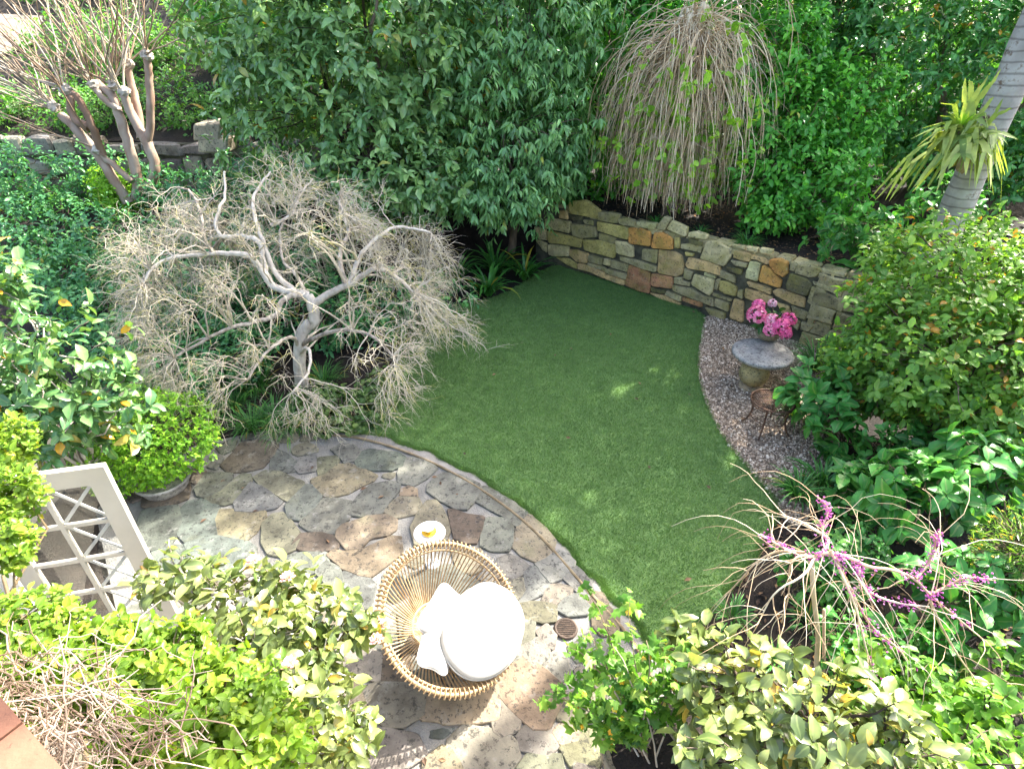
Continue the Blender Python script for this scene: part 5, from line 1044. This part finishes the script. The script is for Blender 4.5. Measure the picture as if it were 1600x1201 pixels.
for i in range(300):
    a = np.array(random.Random(i).choice([tuple(G(40, 1075, 2.55)), tuple(G(95, 1110, 2.52)), tuple(G(150, 1150, 2.5)), tuple(G(190, 1190, 2.5)), tuple(G(110, 1150, 2.55))])) + rs.normal(0, .07, 3)*[1.3, 1.0, .35]
    d = nrm(np.array([1, -.55, 0])*rs.choice([-1, 1]) + rs.normal(0, .6, 3)*[1, 1, .25]); L = rs.uniform(.12, .4)
    tw_.append(bent(a, a+d*L, 7, sag=rs.uniform(-.02, .07), wob=.22))
MB().tubes(np.array(tw_), np.outer(rs.uniform(.0012, .0042, len(tw_)), np.linspace(1, .6, 7)), 4, rnd=rs.rand(len(tw_))).build("stems", M_dry, dv, kind="stuff")
cb_l = [(tuple(G(a, b_, z_)), (r_, r_*.8, r_*.8)) for a, b_, z_, r_ in ((270, 900, 1.6, .22), (350, 925, 1.55, .28), (440, 925, 1.5, .27), (520, 960, 1.4, .22), (560, 985, 1.3, .14), (400, 1010, 1.5, .3), (500, 1050, 1.35, .22), (470, 1110, 1.3, .25), (540, 1120, 1.0, .16), (420, 1090, 1.4, .28), (520, 1175, 1.1, .22))]
cb2 = shrub("camellia_shrub", "olive leaved camellia with pink blooms beside the rattan chair", "shrub", (-1.2, 1.75, 0), cb_l, 460, 5, .085, .52, 'oval', L_olive, M_grey, 300, r0=.03, oddp=.035, ntw=260, lump=.14, nb=14, twig=.09, tw=.004)
pm2 = rnd_mat("camellia_petal", [(0, (.70, .22, .2)), (.5, (.80, .45, .42)), (1, (.86, .66, .6))], .55, trans=.25)
for (fx, fy, fz_) in ((449, 901, 1.75), (588, 998, 1.35), (452, 1035, 1.6), (396, 874, 1.78), (602, 975, 1.3), (300, 1090, 1.75)):
    c = G(fx, fy, fz_); b = MB()
    for q in range(22):
        a = q*2.4; r_ = .006+.0016*q; el = 1.2-.05*q; d = np.array([math.cos(a)*math.cos(el), math.sin(a)*math.cos(el), math.sin(el)]); sd = np.array([-math.sin(a), math.cos(a), 0])
        p = c + np.array([math.cos(a), math.sin(a), 0])*r_*.5; s_ = .028 if q < 20 else .03
        b.add([p, p+d*s_*.6+sd*s_*.42, p+d*s_*1.05, p+d*s_*.6-sd*s_*.42], Q=[[0, 1, 2, 3]], rnd=np.clip(.9-q*.03+rs.normal(0, .1), 0, 1))
    b.build("blossom", pm2, cb2, smooth=False)

# ------------------------------------------------------------------ bare trees
def sprout(P0, D0, L, R, K=7, grav=.9, wob=.35, curl=None, floor=.05):
    """batch of curved twigs: start points, directions, lengths, radii -> polylines (N,K,3), radii (N,K)"""
    N = len(P0); P = np.zeros((N, K, 3)); P[:, 0] = P0; d = nrm(D0.copy()); st = (L/(K-1))[:, None]
    for k in range(1, K):
        d = nrm(d + rs.normal(0, wob, (N, 3))*.5 + np.array([0, 0, -1])*grav*(k/K)*.5)
        P[:, k] = P[:, k-1] + d*st
        low = P[:, k, 2] < floor; P[low, k, 2] = floor + rs.rand(low.sum())*.05
    return P, R[:, None]*np.linspace(1, .35, K)[None]
def along(P, R, m, lo=.2, hi=1.0):
    """m random stations on each polyline: points, tangents, radii"""
    N, K, _ = P.shape; s = rs.uniform(lo, hi, (N, m))*(K-1.001); i = s.astype(int); f = (s-i)[..., None]
    n = np.arange(N)[:, None]; p = P[n, i]*(1-f)+P[n, i+1]*f; t = nrm(P[n, i+1]-P[n, i]); r = R[n, i]
    return p.reshape(-1, 3), t.reshape(-1, 3), r.ravel()

# --- weeping maple
tb = np.array([-2.92, 6.75, 0.0])
maple = thing("weeping_maple", "bare weeping maple with twisting grey branches and a wide dome of fine twigs", "tree", tb)
def zm(pts): return np.array([U(200+x/2.5, 220+y/2.5, Y) for x, y, Y in pts])
limbs = [
 ("trunk", [(672,900,6.72),(668,800,6.75),(690,720,6.78),(735,715,6.78),(722,640,6.8),(700,600,6.85)], .085, .065),
 ("branch", [(722,640,6.8),(800,590,6.85),(870,555,6.9),(960,490,7.0),(1040,520,7.0),(1120,600,6.9)], .055, .02),
 ("branch", [(700,600,6.85),(620,590,6.9),(550,560,6.95),(490,450,7.0),(420,440,7.0),(330,440,6.95),(200,450,6.85),(100,480,6.7),(60,560,6.5)], .055, .014),
 ("branch", [(560,570,6.95),(530,480,7.1),(520,390,7.2),(440,370,7.3),(365,382,7.3),(335,330,7.4),(360,270,7.5),(385,200,7.7),(375,120,7.9)], .042, .012),
 ("branch", [(650,590,6.9),(570,520,7.1),(530,400,7.3),(490,290,7.6),(490,200,7.9),(560,120,8.2)], .042, .012),
 ("branch", [(850,555,6.9),(820,450,7.2),(870,340,7.5),(820,250,7.9),(840,190,8.2)], .038, .012),
 ("branch", [(870,550,6.9),(900,450,7.1),(990,360,7.4),(1080,330,7.6),(1180,360,7.6)], .036, .012),
 ("branch", [(690,600,6.85),(600,610,6.7),(580,690,6.55),(480,710,6.4),(390,730,6.2),(280,790,6.0),(180,850,5.8)], .042, .012),
 ("branch", [(672,800,6.75),(760,750,6.5),(880,735,6.3),(980,770,6.15),(1050,870,6.0)], .034, .012),
 ("branch", [(668,800,6.75),(640,760,6.5),(600,780,6.2),(520,840,5.95),(470,930,5.7)], .03, .01),
 ("branch", [(672,840,6.74),(690,800,6.4),(720,830,6.1),(700,920,5.8),(640,980,5.6)], .028, .01),
 ("branch", [(330,440,6.95),(290,370,7.1),(290,290,7.3),(250,200,7.6),(200,180,7.7)], .026, .01),
 ("branch", [(560,330,7.3),(640,300,7.5),(660,230,7.8),(720,150,8.2)], .026, .01),
 ("branch", [(690,600,6.85),(660,520,7.1),(600,480,7.3),(590,330,7.6),(650,270,7.8)], .028, .01),
]
segs = []
for nm, pts, ra, rb_ in limbs:
    p = smooth_poly(zm(pts), 2, False); p = p + rs.normal(0, .006, p.shape)
    b = MB(); b.tube(p, np.linspace(ra, rb_, len(p)), 8, rnd=rs.uniform(.3, .7)); b.build(nm, M_grey, maple)
    if nm == "branch":
        s = np.linspace(0, len(p)-1.001, 9); i = s.astype(int); segs.append((p[i]*(1-(s-i)[:, None])+p[i+1]*(s-i)[:, None], np.linspace(ra, rb_, 9)))
PL0 = np.stack([s[0] for s in segs]); RL0 = np.stack([s[1] for s in segs])
MB().tube(bent(tb+[.0, -.02, -.05], zm([(672,900,6.72)])[0], 6, wob=.03), np.linspace(.12, .085, 6), 9).build("trunk", M_grey, maple)
cen = np.array([tb[0], tb[1]+.2, .9])
def outd(p, up): 
    d = p-cen; d[:, 2] *= .3; return nrm(nrm(d)+np.array([0, 0, up])+rs.normal(0, .45, p.shape))
# branchlets reaching out from the nearest limb to a dome-shaped shell
DC, DR_ = np.array([tb[0]-.02, tb[1]+.35, .62]), np.array([2.35, 1.95, 2.35])
stn = PL0.reshape(-1, 3); srad = RL0.ravel(); P1_, R1_ = [], []
while len(P1_) < 430:
    d = sph(1)[0]
    if d[2] < -.22: continue
    tg = DC + d*DR_*rs.uniform(.78, 1.02)*(1+.06*math.sin(7*d[0]+3*d[1])); tg[2] = max(tg[2], .12)
    dist = np.linalg.norm(stn-tg, axis=1) + .5*np.maximum(0, np.linalg.norm((stn-DC)/DR_, axis=1)-np.linalg.norm((tg-DC)/DR_)) + rs.rand(len(stn))*.25
    q = int(np.argmin(dist)); a = stn[q]; L_ = np.linalg.norm(tg-a)
    if L_ < .15: continue
    m_ = a*.45+tg*.55 + np.array([0, 0, .16*L_+.05]) + rs.normal(0, .07*L_, 3)
    sN = np.linspace(0, 1, 9)[:, None]; p = a*(1-sN)**2+2*m_*sN*(1-sN)+tg*sN**2
    w = np.cumsum(rs.normal(0, .028, (9, 3)), 0); p = p + w*np.minimum(sN*3, 1)*min(1, L_)
    P1_.append(p); R1_.append(np.linspace(min(srad[q]*.6, .005+.009*L_), .0028, 9))
P1_, R1_ = np.array(P1_), np.array(R1_)
p, t, r = along(P1_, R1_, 6, .35, 1.0)
P2_, R2_ = sprout(p, nrm(t*.6+outd(p, .12)*.8+rs.normal(0, .45, p.shape)), rs.uniform(.16, .42, len(p)), np.minimum(r*.8, .0042), 8, .55, .62)
p, t, r = along(P2_, R2_, 4, .15, 1.0)
P3_, R3_ = sprout(p, nrm(t*.7+outd(p, .0)*.5+rs.normal(0, .5, p.shape)), rs.uniform(.10, .3, len(p)), np.minimum(r*.75, .0030), 5, .5, .55)
b = MB(); b.tubes(P1_, R1_, 5, rnd=rs.uniform(.3, .7, len(P1_))); b.tubes(P2_, R2_, 4, rnd=rs.uniform(.3, .85, len(P2_)))
b.build("side_branches", M_mtwig, maple, kind="stuff")
b = MB(); b.tubes(P3_, R3_, 3, rnd=rs.uniform(.35, 1.0, len(P3_))); b.build("twigs", M_mtwig, maple, kind="stuff")

# --- pollarded tree top left
cm = thing("pollarded_tree", "bare pollarded tree with pinkish trunks and fans of long straight shoots at the top left", "tree", U(232, 312, 11.0))
def zc(pts, Y0=11.0): return np.array([U(x/3.0, y/3.0, Y0+dy) for x, y, dy in pts])
TR = [("trunk", [(600,950,0),(540,850,0),(440,700,.1),(370,620,.1),(290,540,.2)], .10, .075), ("trunk", [(640,920,.1),(650,850,.1),(610,700,.2),(570,580,.3),(530,440,.4),(470,410,.5)], .10, .075),
      ("trunk", [(690,900,0),(730,800,0),(700,680,.1),(650,600,.2),(600,500,.3),(580,440,.3)], .10, .07), ("trunk", [(690,680,.1),(710,560,.2),(705,420,.3),(695,310,.4),(690,270,.4)], .07, .06),
      ("trunk", [(660,650,.2),(650,520,.4),(610,380,.6),(600,300,.7)], .075, .055), ("branch", [(470,720,.05),(560,800,0),(620,850,0)], .05, .06), ("branch", [(420,600,.1),(340,560,.1),(320,440,.2)], .07, .06),
      ("branch", [(480,720,0),(430,590,-.1),(400,520,-.1),(350,430,-.1)], .07, .05), ("branch", [(560,520,.3),(490,470,.3),(440,410,.4)], .06, .05)]
for nm, pts, ra, rb_ in TR:
    p = smooth_poly(zc(pts), 2, False); MB().tube(p + rs.normal(0, .008, p.shape), np.linspace(ra, rb_, len(p)), 9, rnd=rs.uniform(.3, .7)).build(nm, M_myrtle, cm)
knobs = [(250,500,.2,18,-2.35), (310,420,.2,16,-2.05), (460,400,.5,10,-1.75), (530,400,.4,10,-1.6), (580,430,.3,7,-1.5), (690,260,.4,10,-1.3), (600,300,.7,9,-1.6), (440,400,.4,7,-1.9), (460,700,0,4,-2.9)]
kb = MB(); sp_, sr_ = [], []
for (x, y, dy, n, ang) in knobs:
    c = zc([(x, y, dy)])[0]
    kb2 = MB().lathe([(max(.003, .095*math.sin(u)), -.095*math.cos(u)) for u in np.linspace(0, math.pi, 8)], c, 11, wob=.7, seed=int(x)); kb2.build("pollard_knob", M_grey, cm, smooth=False)
    for q in range(n):
        a = ang + rs.normal(0, .42); L = rs.uniform(1.4, 3.2) if n > 5 else rs.uniform(1.6, 2.6)
        d = nrm(np.array([math.cos(a), rs.normal(0, .35), -math.sin(a)])); e = c + d*L
        sp_.append(bent(c, e, 8, sag=rs.uniform(-.12, .12), wob=.035)); sr_.append(np.linspace(rs.uniform(.009, .02), .004, 8))
for P, R in zip(sp_, sr_): MB().tubes(P[None], R[None], 5, rnd=np.array([rs.rand()])).build("shoot", M_shoot, cm)
SPA, SRA = np.array(sp_), np.array(sr_); p, t, r = along(SPA, SRA, 3, .1, .95)
P4_, R4_ = sprout(p, nrm(t+rs.normal(0, .5, t.shape)), rs.uniform(.2, .7, len(p)), r*.4, 5, .1, .2); MB().tubes(P4_, R4_, 3, rnd=rs.rand(len(p))).build("twigs", M_shoot, cm, kind="stuff")

# --- weeping tree over the wall
wt_b = np.array([2.95, 11.4, 1.2]); wt = thing("weeping_tree", "weeping tree of pale bare hanging twigs with a few fresh leaves above the stone wall", "tree", wt_b)
top = np.array([2.95, 11.0, 4.05])
MB().tube(bent(wt_b, top, 8, wob=.03), np.linspace(.085, .06, 8), 9).build("trunk", M_bark, wt)
ax_, ar_ = [], []
for q in range(34):
    a = rs.rand()*2*math.pi; rr = rs.uniform(.15, .5); hgt = rs.uniform(.1, .75)
    pts = np.array([top+[0, 0, -.25+rs.normal(0, .15)], top+[math.cos(a)*rr*.35, math.sin(a)*rr*.3, hgt], top+[math.cos(a)*rr*.75, math.sin(a)*rr*.6, hgt*.7], top+[math.cos(a)*rr, math.sin(a)*rr*.8, -.5]])
    p = smooth_poly(pts, 2, False); MB().tube(p, np.linspace(.045, .014, len(p)), 6, rnd=rs.rand()).build("branch", M_weep, wt)
    s = np.linspace(0, len(p)-1.001, 9); i = s.astype(int); ax_.append(p[i]); ar_.append(np.linspace(.045, .014, 9))
AX, AR = np.array(ax_), np.array(ar_); p, t, r = along(AX, AR, 34, .15, 1.0)
dxy = p-top; dxy[:, 2] = 0
Pw, Rw = sprout(p, nrm(nrm(dxy)*.2+rs.normal(0, .3, p.shape)+[0, 0, -.35]), np.clip(p[:, 2]-rs.uniform(1.45, 2.6, len(p)), .5, 3.4)*1.08, rs.uniform(.006, .012, len(p)), 13, 1.45, .24, floor=1.4)
p, t, r = along(Pw, Rw, 3, .2, .9); P5_, R5_ = sprout(p, nrm(t+rs.normal(0, .6, t.shape)), rs.uniform(.25, .8, len(p)), r*.55, 7, 1.3, .25, floor=1.4)
MB().tubes(Pw, Rw, 4, rnd=rs.rand(len(Pw))).tubes(P5_, R5_, 3, rnd=rs.rand(len(P5_))).build("hanging_twigs", M_weep, wt, kind="stuff")
p, t, r = along(Pw, Rw, 2, .35, 1.0); k = rs.rand(len(p)) < .5; p, t = p[k], t[k]
PP, D, NN, S, _ = rosettes(p, nrm(t), 4, .10, twig=.08, droop=.4); foliage(wt, PP, D, NN, S, rs.rand(len(PP))*.9, 'round', .62, L_lime, 220)

# --- palm with staghorn fern
pb = np.array([6.02, 7.9, 1.15]); palm = thing("palm_tree", "smooth grey palm trunk leaning up out of the picture at the right", "tree", pb)
M_palm = surf("palm_bark", (.24, .21, .18), (.44, .41, .37), 4, .85, .5, 25, spots=((.15, .10, .07), 4, .57))
_n, _l = M_palm.node_tree.nodes, M_palm.node_tree.links; _w = _n.new("ShaderNodeTexWave"); _w.bands_direction = 'Z'; _w.inputs["Scale"].default_value = 2.6; _w.inputs["Distortion"].default_value = 2.2; _w.inputs["Detail"].default_value = 3
_tc = _n.new("ShaderNodeTexCoord"); _l.new(_tc.outputs["Object"], _w.inputs["Vector"]); _r = ramp(_n, [(0, (.45, .42, .4)), (.16, (1, 1, 1))]); _l.new(_w.outputs["Fac"], _r.inputs[0])
_m = _n.new("ShaderNodeMix"); _m.data_type = 'RGBA'; _m.blend_type = 'MULTIPLY'; _m.inputs[0].default_value = .8; _b = _n["Principled BSDF"]; _src = _b.inputs["Base Color"].links[0].from_socket
_l.new(_src, _m.inputs[6]); _l.new(_r.outputs[0], _m.inputs[7]); _l.new(_m.outputs[2], _b.inputs["Base Color"])
prof = np.linspace(0, 14.0, 46); rad = .20 - .006*prof + .006*np.where(np.arange(46) % 2 == 0, 1, -1); rad[:3] += [.06, .035, .015]
cxy = np.stack([pb[0]+.02*prof, pb[1]+0*prof, pb[2]+prof], 1); MB().tube(cxy, rad, 18).build("trunk", M_palm, palm)
fm = MB()
for q in range(16):
    a = q*2.4; d = np.array([math.cos(a), math.sin(a), 0]); P = np.array([cxy[-1]+d*2.6*s+[0, 0, 1.0*math.sin(s*2.2)-.9*s*s] for s in np.linspace(0, 1, 12)])
    fm_ = MB(); fm_.tube(P, np.linspace(.03, .008, 12), 5)
    for k in range(1, 12):
        for sgn in (1, -1):
            for e in (0, .5):
                p0 = P[k-1]*(1-e)+P[k]*e; sd = np.cross(nrm(P[k]-P[k-1]), [0, 0, 1])*sgn; L = .55*math.sin(k/12*3.0)+.1
                w = nrm(P[k]-P[k-1])*.02; tip = p0+sd*L+nrm(P[k]-P[k-1])*.2-np.array([0, 0, .2*L]); md = p0+sd*L*.5+nrm(P[k]-P[k-1])*.08
                fm_.add([p0-w, p0+w, md+w, md-w, tip], Q=[[0, 1, 2, 3]], T=[[3, 2, 4]], rnd=rs.rand()*.9)
    fm_.build("frond", L_tall, palm)
sc0 = U(1500, 222, 7.62); fern = thing("staghorn_fern", "pale green staghorn fern growing on the palm trunk", "fern", sc0)
L_stag = leaf_mat("staghorn_leaf", [(0, (.13, .20, .045)), (.5, (.25, .34, .085)), (.9, (.38, .45, .14)), (1, (.5, .46, .15))], .5, .3, 0)
M_brownfr = surf("dry_fern_shield", (.14, .09, .05), (.33, .24, .16), 9, .9, .5)
for q in range(9):
    d = nrm(np.array([rs.normal(0, .7), -.6, rs.normal(0, .5)])); a = nrm(np.cross(d, [.1, .2, 1])); b2 = np.cross(d, a); c = sc0+rs.normal(0, .09, 3)+d*.08; n = 12
    V = [c+d*.05]+[c + (a*math.cos(t)+b2*math.sin(t))*.15*rs.uniform(.7, 1.15) - d*.02 for t in np.linspace(0, 2*math.pi, n, endpoint=False)]
    MB().add(V, T=[[0, i+1, (i+1) % n+1] for i in range(n)], rnd=rs.rand()).build("shield_frond", M_brownfr if q < 5 else L_stag, fern)
def ribbon(p, w, sdv, rnd): # strip mesh along polyline
    V = np.stack([p+sdv*w[:, None]*.5, p+np.array([0, 0, -.006]), p-sdv*w[:, None]*.5], 1).reshape(-1, 3); Q = [q for k in range(len(p)-1) for q in ([k*3, k*3+1, k*3+4, k*3+3], [k*3+1, k*3+2, k*3+5, k*3+4])]
    return V, Q
for q in range(56):
    az = rs.uniform(-math.pi*1.15, math.pi*.15); el = math.radians(rs.uniform(5, 75)); L = rs.uniform(.5, 1.0); s = np.linspace(0, 1, 9)
    if q < 3: az = math.radians(-100-25*q); el = math.radians(82)
    d = np.array([math.cos(az), math.sin(az)*.8]); dr = rs.uniform(.35, 1.15) if q >= 3 else .1
    p = sc0 + rs.normal(0, .06, 3) + np.concatenate([np.outer(s*L*math.cos(el)*(1-.25*s), d), (s*L*math.sin(el)-dr*L*s**2.2)[:, None]], 1); sd = np.array([-d[1], d[0], .25]); sd /= np.linalg.norm(sd)
    w = .05+.09*s; b = MB(); V, Q = ribbon(p[:6], w[:6], sd, 0); rn = rs.rand()*.95; b.add(V, Q=Q, rnd=rn)
    for sg in (-1, 1):                                                # forked tip
        e = np.array([p[5]+sd*sg*(.035+.12*u*L)+(p[8]-p[5])*u*rs.uniform(.9, 1.2) for u in np.linspace(0, 1, 5)]); V, Q = ribbon(e, np.array([.075, .07, .055, .04, .006]), sd, 0); b.add(V, Q=Q, rnd=rn)
    b.build("frond", L_stag, fern)
straps("grass_tuft", "small tuft of fine grass sprouting on top of the staghorn fern", "plant", tuple(U(1503, 196, 7.6)), 60, .26, .008, L_lime, .5, 10)

# --- weeping redbud lower right
rb0 = G(1278, 1062); rt = U(1268, 872, rb0[1]+.05)
red = thing("weeping_redbud", "small weeping tree with pale arching branches and pink blossom at the lower right", "tree", rb0)
MB().tube(np.array([rb0-[0, 0, .05], rb0*.6+rt*.4+[.02, 0, 0], rb0*.25+rt*.75, rt]), [.023, .019, .017, .018], 8).build("trunk", M_weep, red)
MB().tube(np.array([rb0+[.06, .03, 0], rb0*.4+rt*.6+[.08, .02, .0]]), .011, 6).build("stake", M_shoot, red)
def zr(pts): return np.array([U(1100+x/2.724, 760+y/2.724, rb0[1]+dy) for x, y, dy in pts])
RL = [[(470,300,.05),(520,280,.05),(620,300,.0),(700,345,-.05),(800,350,-.05),(900,390,-.1),(960,460,-.15),(1080,560,-.2),(1200,660,-.3)], [(900,390,-.1),(950,340,0),(985,250,.05),(1005,200,.1)], [(960,460,-.15),(1040,420,-.1),(1120,380,-.1),(1240,400,-.1)],
      [(470,300,.05),(400,290,.0),(360,340,-.05),(365,450,-.1),(330,580,-.2)], [(465,300,.05),(380,280,.1),(300,240,.15),(240,200,.2)], [(500,285,.05),(540,230,.15),(490,190,.25),(540,95,.35),(480,40,.4)],
      [(430,280,.05),(320,270,.1),(230,310,.1),(150,400,.05),(70,490,0)], [(540,270,.05),(600,400,-.1),(650,520,-.2),(690,700,-.3),(760,900,-.4)], [(470,300,.05),(430,380,-.1),(300,440,-.15),(240,560,-.2)],
      [(650,340,-.05),(690,450,-.1),(830,500,-.15),(960,510,-.2)], [(960,480,-.15),(1010,600,-.25),(1100,750,-.35),(1190,860,-.4)], [(560,300,.0),(700,600,-.2),(830,680,-.25),(940,860,-.35)], [(500,200,.2),(420,150,.3),(330,120,.3)]]
bs = []
for pts in RL:
    p = smooth_poly(zr(pts), 2, False); MB().tube(p, np.linspace(.016 if len(pts) > 5 else .011, .0035, len(p)), 6, rnd=rs.rand()).build("branch", M_weep, red)
    s = np.linspace(0, len(p)-1.001, 9); i = s.astype(int); bs.append(p[i])
BS = np.array(bs); p, t, r = along(BS, np.full((len(BS), 9), .006), 11, .08, 1.0)
Pr, Rr = sprout(p, nrm(t*.6+rs.normal(0, .5, t.shape)+[-.15, -.1, .1]), rs.uniform(.25, .8, len(p)), rs.uniform(.0025, .0045, len(p)), 8, .9, .3, floor=.25)
MB().tubes(Pr, Rr, 4, rnd=rs.rand(len(Pr))).build("twigs", M_weep, red, kind="stuff")
M_bud = rnd_mat("redbud_blossom", [(0, (.42, .05, .30)), (.5, (.60, .14, .46)), (1, (.75, .36, .62))], .6, trans=.25)
fp, ft, _ = along(BS[[0, 1, 2, 4, 5, 7, 9, 11]], np.full((8, 9), .006), 26, .05, .9); k = rs.rand(len(fp)) < .62; b = MB()
for q in fp[k]:
    for _ in range(9): b.add(O8*rs.uniform(.005, .010)*rs.uniform(.6, 1.4, (6, 1))+q+rs.normal(0, .018, 3), T=OT, rnd=rs.rand())
b.build("blossom", M_bud, red, smooth=False, kind="stuff")

# --- potted flowering maple at the bottom
ap = G(1008, 1172, .44); ap[2] = 0
ab = thing("potted_shrub", "potted shrub with lobed leaves and yellow flowers at the bottom edge", "potted plant", ap)
o = MB().lathe([(.15, .02), (.19, .05), (.24, .2), (.275, .36), (.29, .40), (.29, .44), (.265, .44), (.25, .41), (.10, .40), (0, .40)], (ap[0], ap[1], 0), 36, wob=.01).build("pot", M_cast, ab); o.color = (.30, .25, .17, 1)
ps = MB().lathe([(.262, .405), (.15, .415), (0, .42)], (ap[0], ap[1], 0), 24, wob=.05).build("soil", M_soil, ab)
ends = [G(*q) for q in [(985, 935, 1.3), (920, 985, 1.1), (890, 1010, 1.0), (880, 1060, .9), (850, 1085, .8), (900, 1130, .7), (960, 1010, 1.2), (1010, 1000, 1.2), (1040, 1030, 1.1), (980, 1060, 1.0), (930, 1070, 1.0), (1060, 1060, 1.0), (950, 1110, .8), (940, 1150, .6), (915, 920, 1.2), (1000, 1080, 1.0), (1080, 1020, 1.1)]]
lf, lo_ = [], []
for e in ends:
    p = bent(ap+[rs.normal(0, .05), rs.normal(0, .05), .4], e, 9, sag=.12, wob=.05); MB().tube(p, np.linspace(.007, .0025, 9), 5, rnd=rs.rand()).build("stem", M_shoot, ab)
    for k in range(3, 9):
        for _ in range(3): lf.append(p[k]+rs.normal(0, .035, 3)); lo_.append(nrm(rs.normal(0, .6, 3)+[0, 0, .2]))
lf, lo_ = np.array(lf), np.array(lo_); PP, D, NN, S, _ = rosettes(lf, lo_, 2, .075, twig=.05, droop=.5); foliage(ab, PP, D, NN, S, rs.rand(len(PP))*.92, 'lobed', .85, L_abut, 300)
for q in rs.choice(len(lf), 26, replace=False):
    c = lf[q]-[0, 0, .02]; b = MB()
    for k in range(5):
        a = k*1.257+rs.rand()*.3; d = np.array([math.cos(a)*.55, math.sin(a)*.55, -.8]); sd = np.array([-math.sin(a), math.cos(a), 0])
        b.add([c, c+d*.018+sd*.014, c+d*.036, c+d*.018-sd*.014], Q=[[0, 1, 2, 3]], rnd=rs.rand())
    b.build("flower", M_yel, ab, smooth=False)
for q in ((960, 1080), (1008, 1110)): 
    e = G(*q, .95); MB().tube([ap+[rs.normal(0, .08), rs.normal(0, .08), .38], e], .006, 5).build("stake", M_shoot, ab)
